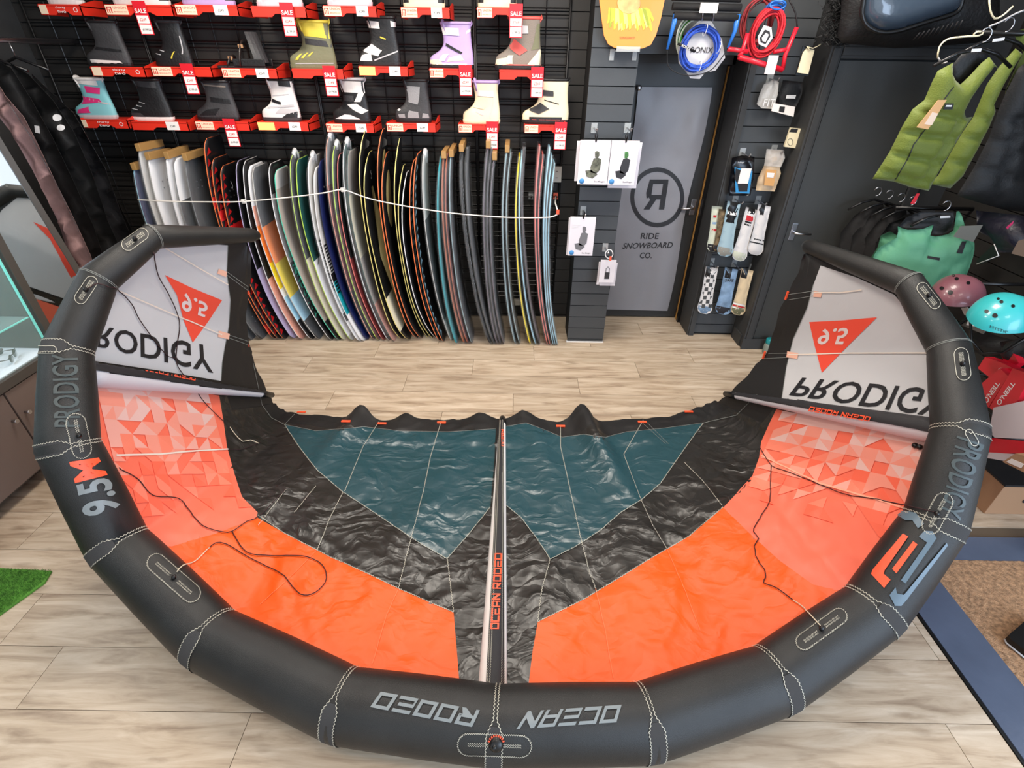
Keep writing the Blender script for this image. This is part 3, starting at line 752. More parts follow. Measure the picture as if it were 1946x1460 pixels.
# ---- bridle attachment patches
def stadium(c, ang, L, Wd, n=10):
    ca, sa = math.cos(ang), math.sin(ang); h = L/2-Wd/2; out = []
    for s in (1, -1):
        for j in range(n+1):
            a = -pi/2+pi*j/n if s == 1 else pi/2+pi*j/n
            x = s*h+Wd/2*math.cos(a); y = Wd/2*math.sin(a); out.append((c[0]+x*ca-y*sa, c[1]+x*sa+y*ca))
    return out
def bridle(c, deg, L, Wd, small=False):
    a = math.radians(deg); s = stadium(c, a, L, Wd); mb = MB()
    drape(mb, s, TB, neo, 0.002, 8); o = obj('bridle_patch', mb, kite)
    st = MB(); z = 0.0 if small else 0.0018
    drape_line(st, s+[s[0]], TB, stitch, 0.0018, 0.0045, step=4, zig=z, zp=0.007)
    ca, sa = math.cos(a), math.sin(a)
    for e in (-1, 1):
        for off in ((-3, 0, 3) if small else (-2, 2)):
            x0, x1 = e*L*0.08, e*L*0.36
            drape_line(st, [(c[0]+x0*ca-off*sa, c[1]+x0*sa+off*ca), (c[0]+x1*ca-off*sa, c[1]+x1*sa+off*ca)], TB, stitch, 0.0016, 0.004, step=4, zig=0.0022, zp=0.007)
    obj('stitching', st, o, kind='stuff')
    h = cast(TB, *c)
    if h:
        kb = MB(); n = h[1]; t = n.orthogonal().normalized()
        kb.sweep([h[0], h[0]+n*0.012, h[0]+n*0.018+t*0.006], [0.008, 0.009, 0.004], blackm, n=8); obj('bridle_loop', kb, o)
bridle((330,1100), 41, 122, 35); bridle((1561,1197), -36, 112, 30); bridle((940,1416), 2, 140, 40)
bridle((149,829), 78, 86, 36); bridle((164,552), -57, 58, 22, True); bridle((257,456), -36, 56, 22, True)
bridle((1781,976), -62, 84, 34); bridle((1828,693), 82, 62, 26, True); bridle((1764,563), 52, 58, 20, True)
# inflation valve at the centre
h = cast(TB, 943, 1414)
if h:
    n = h[1]; R = n.to_track_quat('Z', 'Y').to_matrix(); mb = MB()
    mb.lathe([(0.0, 0.012), (0.016, 0.012), (0.019, 0.008), (0.022, 0.003), (0.024, 0)], blackm, h[0]+n*0.002, R=R, n=20); o = obj('inflation_valve', mb, kite)
    mb = MB(); vs = []
    ex = R @ Vector((1, 0, 0)); ey = R @ Vector((0, 1, 0))
    upv = (UP-n*UP.dot(n)).normalized(); rv = upv.cross(n)
    for j in range(9):
        a = pi*(0.12+0.76*j/8); p = h[0]+n*0.006+(rv*math.cos(a)+upv*math.sin(a))*0.0225
        rr = (rv*math.cos(a)+upv*math.sin(a)); tt = n.cross(rr)
        mb.add([p+rr*0.005+tt*0.0022, p+rr*0.005-tt*0.0022, p-rr*0.004-tt*0.0022, p-rr*0.004+tt*0.0022], [(0, 1, 2, 3)], printor)
    obj('valve_lettering', mb, o, kind='stuff')
# oval end patches
for c, L, a in [((1846,832), 34, 60), ((88,665), 40, 0)]:
    mb = MB(); s = stadium(c, math.radians(a), L, 14); drape_line(mb, s+[s[0]], TB, stitch, 0.002, 0.004, 4); obj('stitching', mb, kite, kind='stuff')
# ---- tube lettering
mb = MB(); q = [(1181,1341),(1003,1353),(981,1386),(1171,1373)]
drape_block(mb, 'OCEAN', q, TB, printgrey, 0.004, 8, ext=0.025); obj('tube_lettering', mb, kite, 'silver lettering, upside down'); mb = MB(); drape_block(mb, 'RODEO', [(912,1351),(724,1316),(704,1344),(897,1382)], TB, printgrey, 0.004, 8, ext=0.025); obj('tube_lettering', mb, kite, 'silver lettering, upside down'); mb = MB()
drape_text(mb, '9.5', [(231,968),(207,905),(144,920),(160,984)], TB, printgrey, 0.004, 8, ext=0.03)
obj('tube_lettering', mb, kite, 'silver lettering along the leading edge')
mb = MB(); drape_text(mb, 'M', [(203,903),(186,870),(132,878),(143,918)], TB, printor, 0.004, 8, ext=0.03); obj('tube_lettering', mb, kite, 'orange letter M')
mb = MB(); drape_text(mb, 'PRODIGY', [(152,812),(147,672),(99,674),(104,812)], TB, printfade, 0.004, 8, ext=0.01)
obj('tube_lettering', mb, kite, 'faded grey lettering on the left leading edge')
mb = MB(); drape_text(mb, 'PRODIGY', [(1818,828),(1787,976),(1824,990),(1869,846)], TB, printfade, 0.004, 8, ext=0.01)
obj('tube_lettering', mb, kite, 'faded blue grey lettering on the right leading edge')
def Z6(p): return (1300+p[0]*0.332, 1000+p[1]*0.332)
mb = MB()
for pl in [[(1255,45),(1285,62),(1150,255),(1145,275),(1182,308),(1145,355),(1074,276),(1085,250)], [(1312,88),(1336,106),(1215,272),(1192,246)]]:
    drape(mb, [Z6(p) for p in pl], TB, printor, 0.004, 8)
obj('tube_logo', mb, kite, 'orange half of the geometric logo')
mb = MB()
for pl in [[(1345,62),(1375,28),(1420,30),(1442,70),(1265,328),(1240,310),(1390,95)], [(1210,350),(1216,385),(1255,392),(1270,375),(1498,95),(1505,110),(1270,420),(1240,455),(1205,455),(1175,395)],
           [(1225,-60),(1260,-85),(1330,-75),(1375,-10),(1340,15),(1310,-30),(1270,-30)]]:
    drape(mb, [Z6(p) for p in pl], TB, printblue, 0.0042, 8)
obj('tube_logo', mb, kite, 'blue grey half of the geometric logo')
# scuffs on the tube
# ---- bridle cords
AB = MB()
for b in (cm, tm): AB.add(b.v, b.f, neo)
allb = AB.bvh()
cordm = M('dark bridle cord', (46, 20, 24), rough=0.7); cordw = M('pale bridle cord', (214, 202, 176), rough=0.7)
def cord(pts, m=cordm, r=0.0022, lab=None):
    mb = MB(); drape_cord(mb, pts, allb, m, r, 0.0085); obj('bridle_cord', mb, kite, lab)
cord([(335,1090),(345,1078),(370,1070),(385,1055),(397,1043)], cordw, lab='pale bridle cord')
cord([(397,1043),(410,1034),(430,1036),(470,1060),(500,1075),(535,1092),(560,1120),(578,1133),(600,1128),(617,1110),(620,1090),(605,1070),(575,1059),(520,1058),(478,1055),(462,1046),(448,1025),(441,1012)])
cord([(222,891),(259,911),(288,942),(336,948),(358,970),(385,1001),(422,1013),(441,1012),(470,993),(492,982),(545,930)])
cord([(165,552),(185,540),(205,546),(219,549),(247,577),(260,603),(283,637),(296,655),(318,678),(333,680)])
cord([(289,478),(298,521),(316,554),(332,588),(339,619),(334,657),(333,690),(348,715),(365,735),(382,760),(400,780),(424,803)])
cord([(435,813),(445,827),(460,841),(475,838),(492,845)], cordw, lab='pale bridle cord'); cord([(432,855),(455,856),(480,848),(495,843)])
cord([(1446,853),(1468,887),(1498,898),(1531,911),(1574,928),(1611,942),(1654,948),(1722,961),(1778,974)])
cord([(1467,887),(1465,921),(1462,955),(1438,998),(1432,1013),(1440,1025),(1433,1040),(1439,1066),(1453,1085),(1455,1100),(1451,1110),(1476,1120),(1506,1143)])
cord([(1506,1143),(1529,1159),(1560,1193)], cordw, lab='pale bridle cord')
for (u, v) in [(1743,848), (1752,851)]:
    h = cast(CB, u, v)
    if h: mb = MB(); bmq = bmesh.new(); bmesh.ops.create_icosphere(bmq, subdivisions=2, radius=0.012); bmq.verts.index_update(); mb.add([h[0]+h[1]*0.012+q.co for q in bmq.verts], [[x.index for x in f.verts] for f in bmq.faces], blackm, True); bmq.free(); obj('cord_bead', mb, kite)
# ================================================================== WIRE GRID PANELS ON THE BACK WALL
wirem = M('black wire', (20, 20, 21), rough=0.4)
for n, (xa, xb, lab) in enumerate([(-3.12, -2.42, 'black wire grid panel behind the hanging jackets at the left end of the wall'), (-2.41, -1.35, 'black wire grid panel behind the dark boots and the leftmost boards'),
                                   (-1.34, -0.28, 'black wire grid panel behind the white boots and the middle boards'), (-0.27, 0.33, 'narrow black wire grid panel beside the pillar')]):
    t = thing('grid_panel', ((xa+xb)/2, 3.93, 0.25), lab, 'grid panel', 'wire grid panels on the back wall')
    mb = MB()
    for x in (xa, xb): mb.sweep([(x, 3.925, 0.25), (x, 3.925, 2.85)], 0.008, wirem, n=6)
    obj('frame', mb, t)
    mb = MB(); k = max(2, round((xb-xa)/0.153))
    for i in range(1, k): x = xa+(xb-xa)*i/k; mb.sweep([(x, 3.93, 0.25), (x, 3.93, 2.85)], 0.0032, wirem, n=4, smooth=False)
    z = 0.3
    while z < 2.85:
        for dz in (0, 0.034): mb.sweep([(xa, 3.922, z+dz), (xb, 3.922, z+dz)], 0.0036, wirem, n=4, smooth=False)
        z += 0.1
    obj('wire_mesh', mb, t, kind='stuff')
# ================================================================== BOOT SHELVES
redm = M('red plastic', (226, 48, 30), rough=0.45); redd = M('sale red', (214, 22, 40), rough=0.5)
paper = M('white paper', (240, 234, 230), rough=0.7); creamp = M('cream sticker', (244, 220, 190), rough=0.7); yellp = M('pale yellow sticker', (250, 226, 130), rough=0.7)
ink = M('black ink', (30, 30, 34), rough=0.7); redink = M('red ink', (214, 60, 50), rough=0.7)
YS = 3.70
def shelf(xl, xr, yt, style, sale, lab):
    a = aty(xl, yt, YS); b = aty(xr, yt, YS); w = b.x-a.x; z = (a.z+b.z)/2
    t = thing('boot_shelf', ((a.x+b.x)/2, YS+0.1, z-0.05), lab, 'shelf', 'red boot shelves')
    mb = MB(); h = 0.052
    mb.prism([(a.x, YS, z), (a.x, YS, z-h), (a.x+w*.36, YS, z-h), (a.x+w*.43, YS, z-h*.68), (a.x+w*.66, YS, z-h*.68), (a.x+w*.74, YS, z-h), (b.x, YS, z-h), (b.x, YS, z)], (0, 0.006, 0), redm)
    mb.b2((a.x, YS, z-0.012), (b.x, 3.92, z-0.006), redm)
    mb.prism([(b.x-0.004, YS, z-h), (b.x-0.004, YS, z), (b.x-0.004, 3.85, z+0.03), (b.x-0.004, 3.92, z+0.03), (b.x-0.004, 3.92, z-h)], (0.004, 0, 0), redm)
    mb.prism([(a.x, YS, z-h), (a.x, YS, z), (a.x, 3.92, z), (a.x, 3.92, z-h)], (0.004, 0, 0), redm)
    obj('tray', mb, t)
    y = YS-0.001
    def card(x0, x1, z0, z1, m, name, parent=t, dy=0.0):
        mb = MB(); mb.b2((a.x+w*x0, y-0.002-dy, z-h*z0), (a.x+w*x1, y-dy, z-h*z1), m); return mb
    X, Z = Vector((1, 0, 0)), Vector((0, 0, 1))
    if style in ('union', 'yellow'):
        m = creamp if style == 'union' else yellp
        mb = card(0.02, 0.34, 0.06, 0.94, m, 'l')
        if style == 'union':
            for (zz, hh) in ((0.3, 0.012), (0.68, 0.006)): text3(mb, 'UNION' if zz < 0.5 else 'BINDING CO', (a.x+w*0.23, y-0.003, z-h*zz), X, Z, redink, h=hh, w=w*0.19)
            for q in [((0.035, 0.22), (0.11, 0.30)), ((0.035, 0.22), (0.05, 0.8)), ((0.095, 0.22), (0.11, 0.8)), ((0.065, 0.45), (0.08, 0.8))]:
                mb.b2((a.x+w*q[0][0], y-0.0035, z-h*q[0][1]), (a.x+w*q[1][0], y-0.003, z-h*q[1][1]), redink)
        obj('label', mb, t)
    if style == 'thirty':
        obj('label', card(0.03, 0.2, 0.08, 0.92, creamp, 'l'), t)
        mb = MB(); text3(mb, 'thirty', (a.x+w*0.53, y-0.001, z-h*0.32), X, Z, paper, h=0.014, w=w*0.24); text3(mb, 'two', (a.x+w*0.53, y-0.001, z-h*0.68), X, Z, paper, h=0.013, w=w*0.2)
        text3(mb, 'O', (a.x+w*0.87, y-0.001, z-h*0.5), X, Z, paper, h=0.024); obj('lettering', mb, t, 'white lettering', kind='stuff')
    if sale:
        x0 = a.x+w*sale; tw = 0.078; zt = z+0.018; o = Vector((x0, y-0.012, 0))
        mb = MB(); mb.b2((x0, y-0.014, zt-0.165), (x0+tw, y-0.012, zt), redd); st = obj('sale_tag', mb, t, 'red and white sale price tag')
        mb = MB(); text3(mb, 'SALE', (x0+tw/2, y-0.016, zt-0.048), X, Z, paper, h=0.022, w=tw*0.84, ext=0.02)
        mb.b2((x0+0.005, y-0.0155, zt-0.108), (x0+tw-0.005, y-0.0145, zt-0.07), paper); mb.b2((x0+0.005, y-0.0155, zt-0.16), (x0+tw-0.005, y-0.0145, zt-0.114), paper)
        text3(mb, '£249', (x0+tw/2, y-0.017, zt-0.09), X, Z, redink, h=0.014); text3(mb, '£199.00', (x0+tw/2+0.004, y-0.017, zt-0.139), X, Z, ink, h=0.011)
        obj('price_panel', mb, st, kind='stuff')
    elif style != 'thirty':
        mb = card(0.62, 0.84, 0.0, 0.95, paper, 'p'); text3(mb, '£249', (a.x+w*0.73, y-0.003, z-h*0.5), X, Z, ink, h=0.012); obj('price_label', mb, t)
    return t, a.x, b.x, z
def gm(name, rgb, r=0.5, **k): return M(name, rgb, rough=r, **k)
blk = gm('boot black', (26, 26, 28), 0.45, bump=0.2, bs=80); blk2 = gm('boot charcoal', (56, 56, 58), 0.55, bump=0.2, bs=80); wht = gm('boot white', (232, 228, 224), 0.5, bump=0.12, bs=60)
crm = gm('boot cream', (238, 226, 190), 0.55, bump=0.12, bs=60); lil = gm('boot lilac', (186, 162, 214), 0.55, bump=0.12, bs=60); olv = gm('boot olive', (116, 116, 88), 0.6, bump=0.2, bs=60)
yel = gm('boot yellow', (214, 196, 70), 0.5); pnk = gm('boot pink', (222, 54, 124), 0.5); tea = gm('boot turquoise', (128, 196, 202), 0.5); gry = gm('boot grey', (146, 146, 148), 0.6, bump=0.3, bs=200)
cor = gm('boot coral', (226, 92, 84), 0.5); lgr = gm('pale grey trim', (190, 190, 192), 0.5); taup = gm('boot taupe', (132, 122, 112), 0.65, bump=0.3, bs=200); palepk = gm('pale pink rubber', (238, 206, 214), 0.5)
def interp(tab, t):
    for i in range(len(tab)-1):
        if t <= tab[i+1][0]:
            f = (t-tab[i][0])/(tab[i+1][0]-tab[i][0]); return tab[i][1]*(1-f)+tab[i+1][1]*f
    return tab[-1][1]
FR = [(0, .02), (.1, 0), (.17, 0), (.24, .01), (.30, .06), (.36, .16), (.44, .27), (.54, .33), (.7, .34), (.85, .31), (1, .28)]
BK = [(0, .97), (.1, 1), (.25, 1), (.4, .985), (.55, .965), (.8, .95), (1, .96)]
HW = [(0, .17), (.1, .185), (.25, .18), (.38, .155), (.5, .15), (.8, .165), (1, .17)]
def boot(x0, x1, z, h, yc, body, solem, patches, lab, cuff=blk, sole_h=0.09, group='boots on the red shelves', lean=0.0):
    L = x1-x0; SW = 0.30/0.30
    def S(xn, t, off=0.0, side=-1):
        f = interp(FR, t); b = interp(BK, t); w = interp(HW, t)*0.62*0.3
        u = xn*2-1; u = max(-1, min(1, u)); yy = (1-abs(u)**2.6)**(1/2.6)
        return Vector((x0+L*(f+(b-f)*xn)+lean*t*L, yc+side*(w*yy+off), z+h*t))
    t = thing('snowboard_boot', ((x0+x1)/2, yc, z), lab, 'boot', group)
    n = 22; T = [sole_h, .12, .16, .2, .25, .3, .36, .42, .5, .58, .66, .75, .84, .92, 1.0]
    mb = MB(); vs = []
    def ring(tt, gx=0.0, gs=1.0):
        f = interp(FR, tt); b = interp(BK, tt); w = interp(HW, tt)*0.62*0.3*gs; out = []
        for j in range(n):
            a = 2*pi*j/n; c, s_ = math.cos(a), math.sin(a); e = 2/2.6
            out.append(Vector((x0+L*((f+b)/2+((b-f)/2+gx)*math.copysign(abs(c)**e, c))+lean*tt*L, yc+w*math.copysign(abs(s_)**e, s_), z+h*tt)))
        return out
    for tt in T: vs += ring(tt)
    vs += [p-Vector((0, 0, h*0.03)) for p in ring(1.0, -0.05, 0.8)] + [p-Vector((0, 0, h*0.25)) for p in ring(1.0, -0.06, 0.75)]
    k = len(T)
    mb.add(vs[:k*n], [(i*n+j, i*n+(j+1) % n, (i+1)*n+(j+1) % n, (i+1)*n+j) for i in range(k-1) for j in range(n)], body, True)
    obj('upper', mb, t)
    mb = MB(); mb.add(vs[(k-1)*n:], [(i*n+j, i*n+(j+1) % n, (i+1)*n+(j+1) % n, (i+1)*n+j) for i in range(2) for j in range(n)]+[[2*n+j for j in range(n)]], cuff, True)
    tq = ring(1.0); f0 = min(p.x for p in tq); mbt = MB(); cx_ = f0+L*0.07
    mbt.sweep([(cx_+L*.05, yc, z+h*.8), (cx_+L*.01, yc, z+h*.98), (cx_-L*.02, yc, z+h*1.07), (cx_-L*.03, yc, z+h*1.1)], [.03, .034, .028, .012], body if cuff is blk else cuff, n=8, flat=.35, e0=(1, 0, 0)); obj('tongue', mbt, t)
    mbt = MB(); bx_ = max(p.x for p in tq); mbt.sweep([(bx_-.006, yc-.008, z+h*.93), (bx_+.008, yc-.008, z+h*1.0), (bx_+.004, yc, z+h*1.06), (bx_-.006, yc+.006, z+h*.98)], .004, cuff, n=5); obj('pull_loop', mbt, t)
    # padded cuff rim
    rim = [p+Vector((0, 0, 0.002)) for p in ring(1.0, -0.01, 0.95)]; mb.sweep(rim, 0.009, cuff, n=6, closed=True)
    obj('liner', mb, t)
    mb = MB(); a = ring(0, 0.012, 1.08); b = ring(sole_h*0.5, 0.02, 1.12); c = ring(sole_h+0.012, 0.012, 1.06)
    mb.add(a+b+c, [list(range(n))[::-1]]+[(i*n+j, i*n+(j+1) % n, (i+1)*n+(j+1) % n, (i+1)*n+j) for i in range(2) for j in range(n)]+[[2*n+j for j in range(n)]], solem)
    obj('sole', mb, t)
    for (nm, m, q) in patches:
        mb = MB()
        for side in (-1,):
            N = 6; vv = []
            for i in range(N+1):
                for j in range(N+1):
                    u, v = i/N, j/N
                    xn = (q[0][0]*(1-u)+q[1][0]*u)*(1-v)+(q[3][0]*(1-u)+q[2][0]*u)*v; tt = (q[0][1]*(1-u)+q[1][1]*u)*(1-v)+(q[3][1]*(1-u)+q[2][1]*u)*v
                    vv.append(S(xn, tt, 0.005 if nm == 'strap' else 0.0022, side))
            mb.add(vv, [(i*(N+1)+j, i*(N+1)+j+1, (i+1)*(N+1)+j+1, (i+1)*(N+1)+j) for i in range(N) for j in range(N)], m, True)
        obj(nm, mb, t, None, kind=None)
    return t
laces = [('lace', lgr, [(.02, .30), (.22, .27), (.22, .285), (.02, .315)]), ('lace', lgr, [(.02, .38), (.25, .35), (.25, .365), (.02, .395)]), ('lace', lgr, [(.02, .46), (.28, .43), (.28, .445), (.02, .475)])]
def P(nm, m, *q): return (nm, m, list(q))
R3 = [((143,240,227),(147,222,151),'thirty',0, tea, lgr, [P('overlay', pnk, (.08,.14),(.45,.16),(.4,.32),(.15,.24)), P('overlay', pnk, (.1,.38),(.75,.44),(.7,.52),(.05,.58)), P('overlay', pnk, (.3,.68),(.8,.64),(.9,.8),(.35,.84)), P('trim', lgr, (.02,.55),(.98,.36),(.98,.40),(.02,.60)), P('cuff_band', wht, (.0,.9),(1,.84),(1,.97),(0,1))], wht, 'turquoise and pink'),
 ((247,355,231),(252,330,152),'plain',0, blk, wht, laces+[P('cuff_band', blk2, (.0,.86),(1,.8),(1,.95),(0,.99)), P('toe_cap', blk2, (0,.1),(.4,.1),(.3,.2),(.05,.2))], blk, 'black laced with a white sole'),
 ((369,472,231),(376,455,155),'union',.55, blk2, blk, [P('overlay', blk, (.1,.14),(.5,.16),(.6,.34),(.3,.3)), P('overlay', blk, (.2,.5),(.9,.44),(.9,.56),(.2,.62)), P('trim', taup, (.1,.9),(.9,.86),(.9,.9),(.1,.94))], blk, 'charcoal with black overlays'),
 ((487,585,232),(500,572,152),'yellow',0, wht, blk2, [P('strap', blk, (.0,.5),(.45,.42),(.45,.48),(.0,.58)), P('overlay', lgr, (.4,.2),(.95,.2),(.95,.3),(.5,.34)), P('overlay', blk, (.55,.1),(1,.1),(1,.26),(.7,.2)), P('strap', lgr, (.1,.33),(.9,.38),(.9,.43),(.1,.37)), P('cuff_band', blk, (.5,.86),(1,.84),(1,1),(.5,1)), P('lace', lgr, (.1,.62),(.8,.66),(.8,.68),(.1,.64))], blk, 'white with black straps'),
 ((618,710,235),(634,705,151),'union',0, blk, blk, [P('overlay', wht, (.02,.72),(.98,.7),(.98,.96),(0,.97)), P('overlay', wht, (.25,.44),(.6,.46),(.98,.3),(.8,.22)), P('overlay', wht, (.5,.5),(.75,.5),(.95,.7),(.7,.7)), P('overlay', wht, (.08,.1),(.75,.1),(.5,.2),(.35,.21)), P('strap', blk2, (0,.52),(.5,.5),(.5,.64),(0,.66))], lgr, 'black and white panelled'),
 ((733,828,234),(752,820,153),'union',0, blk2, blk, [P('overlay', gry, (.15,.5),(.55,.44),(.7,.86),(.1,.88)), P('overlay', gry, (.12,.12),(.3,.12),(.28,.22),(.1,.2)), P('overlay', gry, (.36,.12),(.68,.12),(.66,.26),(.38,.3)), P('overlay', gry, (.76,.12),(.95,.12),(.93,.22),(.78,.24)), P('lace', wht, (.0,.3),(.1,.28),(.1,.32),(0,.34))], blk, 'charcoal with grey mesh windows'),
 ((870,947,236),(880,950,156),'union',.7, crm, crm, [P('strap', wht, (0,.68),(.8,.66),(.8,.8),(0,.82)), P('trim', lgr, (.3,.3),(.55,.2),(.57,.22),(.32,.32)), P('trim', lgr, (.75,.14),(.8,.7),(.78,.7),(.73,.14)), P('strap', crm, (0,.42),(.5,.36),(.5,.44),(0,.5))], lil, 'cream with a lilac liner'),
 ((996,1075,237),(992,1080,152),'union',.74, crm, blk, [P('strap', blk2, (0,.66),(.5,.64),(.5,.76),(0,.8)), P('strap', blk2, (.0,.34),(.35,.24),(.5,.36),(.1,.5)), P('trim', blk, (.2,.55),(.7,.46),(.7,.48),(.2,.57)), P('sidewall', blk, (0,.09),(1,.09),(1,.17),(0,.17)), P('trim', cor, (.1,.1),(.95,.1),(.95,.112),(.1,.112))], blk, 'cream with black straps and a black sidewall')]
R2 = [((170,272,127),(168,250,42),'thirty',0, blk2, blk, [P('sidewall', wht, (0,.09),(.85,.09),(.8,.15),(.0,.18)), P('overlay', blk, (.1,.4),(.9,.34),(.9,.4),(.1,.46))], blk, 'plain charcoal with a white sole edge'),
 ((285,400,127),(297,367,42),'union',.52, blk, blk, laces[:2]+[P('trim', yel, (.5,.2),(.54,.2),(.6,.36),(.56,.36)), P('trim', lgr, (.8,.3),(.84,.3),(.9,.7),(.86,.7))], blk2, 'black with a small yellow stripe'),
 None,
 ((553,652,131),(552,640,42),'plain',.62, olv, olv, [P('overlay', yel, (.0,.72),(.98,.66),(1,.98),(.02,1)), P('overlay', blk2, (0,.55),(.98,.48),(1,.6),(0,.68)), P('trim', yel, (.15,.2),(.22,.2),(.25,.34),(.2,.34)), P('trim', yel, (.28,.24),(.34,.24),(.37,.36),(.32,.36)), P('trim', yel, (.4,.28),(.46,.28),(.48,.38),(.44,.38)), P('trim', lgr, (.0,.11),(.95,.13),(.95,.15),(0,.13))], yel, 'olive and yellow'),
 ((680,775,126),(682,762,34),'yellow',0, blk, blk, [P('strap', wht, (0,.8),(.45,.78),(.45,.92),(0,.94)), P('strap', wht, (.85,.82),(1,.82),(1,.92),(.85,.94)), P('strap', wht, (.0,.34),(.5,.22),(.55,.34),(.1,.48)), P('overlay', wht, (.05,.12),(.35,.12),(.32,.3),(.1,.24)), P('trim', lgr, (.4,.12),(.96,.32),(.96,.35),(.4,.15)), P('trim', yel, (.4,.6),(.6,.56),(.6,.59),(.4,.63))], blk, 'black with white straps'),
 ((815,895,130),(817,900,45),'union',.72, lil, blk, [P('strap', wht, (.02,.76),(.6,.74),(.6,.9),(.02,.92)), P('strap', blk, (.1,.52),(.7,.34),(.72,.38),(.1,.58)), P('overlay', crm, (0,.1),(.3,.1),(.26,.22),(.02,.2)), P('overlay', crm, (.4,.16),(.8,.2),(.7,.32),(.45,.26)), P('strap', wht, (.22,.18),(.36,.18),(.4,.34),(.25,.34)), P('sidewall', wht, (0,.09),(1,.09),(1,.13),(0,.13)), P('pull_tab', wht, (.85,.78),(1,.84),(1,.9),(.85,.84))], lil, 'lilac with cream panels'),
 ((948,1030,133),(941,1028,35),'plain',.75, taup, blk, [P('strap', lgr, (.0,.7),(.6,.72),(.6,.86),(0,.88)), P('strap', cor, (.0,.46),(.5,.3),(.62,.4),(.1,.62)), P('overlay', crm, (0,.1),(.3,.12),(.25,.26),(.03,.22)), P('strap', crm, (.24,.13),(.38,.13),(.36,.3),(.24,.3)), P('overlay', crm, (.7,.12),(1,.12),(1,.42),(.95,.42)), P('overlay', olv, (.72,.4),(1,.44),(1,.9),(.9,.9)), P('trim', cor, (0,.1),(1,.1),(1,.12),(0,.12))], cor, 'grey taupe with a coral strap')]
for rows, hh in ((R3, 'lower'), (R2, 'middle')):
    for i, e in enumerate(rows):
        if e is None: continue
        sh, bt, st, sale, body, sole, pt, cuff, d = e
        t, xa, xb, z = shelf(*sh, st, sale, 'red shelf under the %s boot, %s row' % (d, hh))
        q0 = aty(bt[0], sh[2], YS+0.08).x; q1 = aty(bt[1], sh[2], YS+0.08).x; top = aty((bt[0]+bt[1])/2, bt[2], YS+0.1).z
        boot(q0, q1, z-0.005, top-z+0.005, YS+0.1, body, sole, pt, '%s boot on the %s red shelf row' % (d, hh), cuff)
# top row: only soles in view
TOPR = [((70,150,8), wht, blk, 'thirty', 0, 'leftmost, white soled'), ((196,325,9), wht, blk, 'union', .45, 'white and black, second from the left'), ((330,450,9), lil, blk2, 'union', 0, 'dark with purple sole, third from the left'),
 ((475,580,12), palepk, palepk, 'plain', .55, 'pale pink above the olive boot'), ((612,715,11), palepk, wht, 'union', 0, 'pale pink above the black and white strapped boot'), ((760,855,14), crm, blk, 'union', 0, 'cream, above the lilac boot'), ((905,993,14), crm, blk, 'union', .72, 'cream, rightmost of the top row')]
for sh, sole, body, st, sale, d in TOPR:
    t, xa, xb, z = shelf(*sh, st, sale, 'top edge red shelf under the boot: %s' % d)
    w = xb-xa
    boot(xa+w*0.02, xa+w*0.86, z-0.005, 0.3, YS+0.1, body if body is not palepk else wht, sole, [P('sidewall', sole, (0,.09),(1,.09),(1,.16),(0,.16))], 'boot cut off by the top edge, %s' % d, blk)
# binding
t, xa, xb, z = shelf(419, 525, 130, 'union', 0, 'red boot shelf in the middle row under the black binding')
q0 = aty(421, 130, 3.78).x; q1 = aty(512, 130, 3.78).x; L = q1-q0; yc = 3.79
t = thing('snowboard_binding', ((q0+q1)/2, yc, z), 'black strap binding on the middle red shelf, left of the olive boot', 'binding')
mb = MB(); mb.b2((q0, yc-0.06, z-0.005), (q1, yc+0.06, z+0.012), blk, bev=0.006); mb.b2((q0+L*.35, yc-0.065, z+0.01), (q1, yc-0.055, z+0.05), blk, bev=0.004); mb.b2((q0+L*.35, yc+0.055, z+0.01), (q1, yc+0.065, z+0.05), blk, bev=0.004); obj('baseplate', mb, t)
mb = MB()
for j in range(8):
    a0 = pi*j/8-pi/2; a1 = pi*(j+1)/8-pi/2
    A = lambda a, zz, r: Vector((q1-0.06+r*math.cos(a)+zz*-0.2, yc+r*math.sin(a), z+0.03+zz))
    mb.add([A(a0, 0, .06), A(a1, 0, .06), A(a1, .16, .05), A(a0, .16, .05), A(a0, 0, .052), A(a1, 0, .052), A(a1, .16, .043), A(a0, .16, .043)], [(0, 1, 2, 3), (4, 7, 6, 5), (3, 2, 6, 7)], blk2, True)
obj('highback', mb, t)
for (x, zz, r) in ((.22, .05, .055), (.5, .13, .07)):
    mb = MB(); pts = [(q0+L*x+0.02*math.sin(a), yc-math.cos(a)*r, z+zz*math.sin(a)+0.01) for a in [pi*k/10 for k in range(11)]]
    mb.sweep(pts, 0.013, gm('padded strap', (44, 36, 34), 0.35), n=6, flat=0.4); obj('strap', mb, t)
    mb = MB(); mb.box(pts[3], (0.03, 0.012, 0.02), gm('gold buckle', (170, 130, 96), 0.3), bev=0.003); obj('buckle', mb, t)
# ================================================================== BOARD RACK
def C3(n, rgb, r=0.3, **k): return M('board '+n, rgb, rough=r, coat=0.3, **k)
bB = C3('black', (22, 22, 24), .42); bR = C3('red', (206, 34, 36)); bO = C3('orange rim', (238, 122, 70)); bW = C3('white', (232, 232, 234)); bG = C3('grey', (120, 122, 124)); bDG = C3('dark grey', (60, 62, 66))
bLG = C3('pale grey', (196, 194, 190)); bY = C3('yellow', (240, 214, 40)); bLB = C3('pale blue', (160, 206, 228)); bN = C3('navy', (18, 32, 82)); bT = C3('teal', (20, 150, 162)); bDT = C3('dark teal', (22, 74, 72))
bM = C3('maroon', (112, 44, 46)); bS = C3('salmon', (228, 160, 140)); bC = C3('cream', (222, 214, 186)); bLM = C3('lime rim', (186, 220, 90)); bYR = C3('pale yellow rim', (228, 214, 130)); bCO = C3('copper', (170, 96, 66)); bMT = C3('mint', (90, 206, 176))
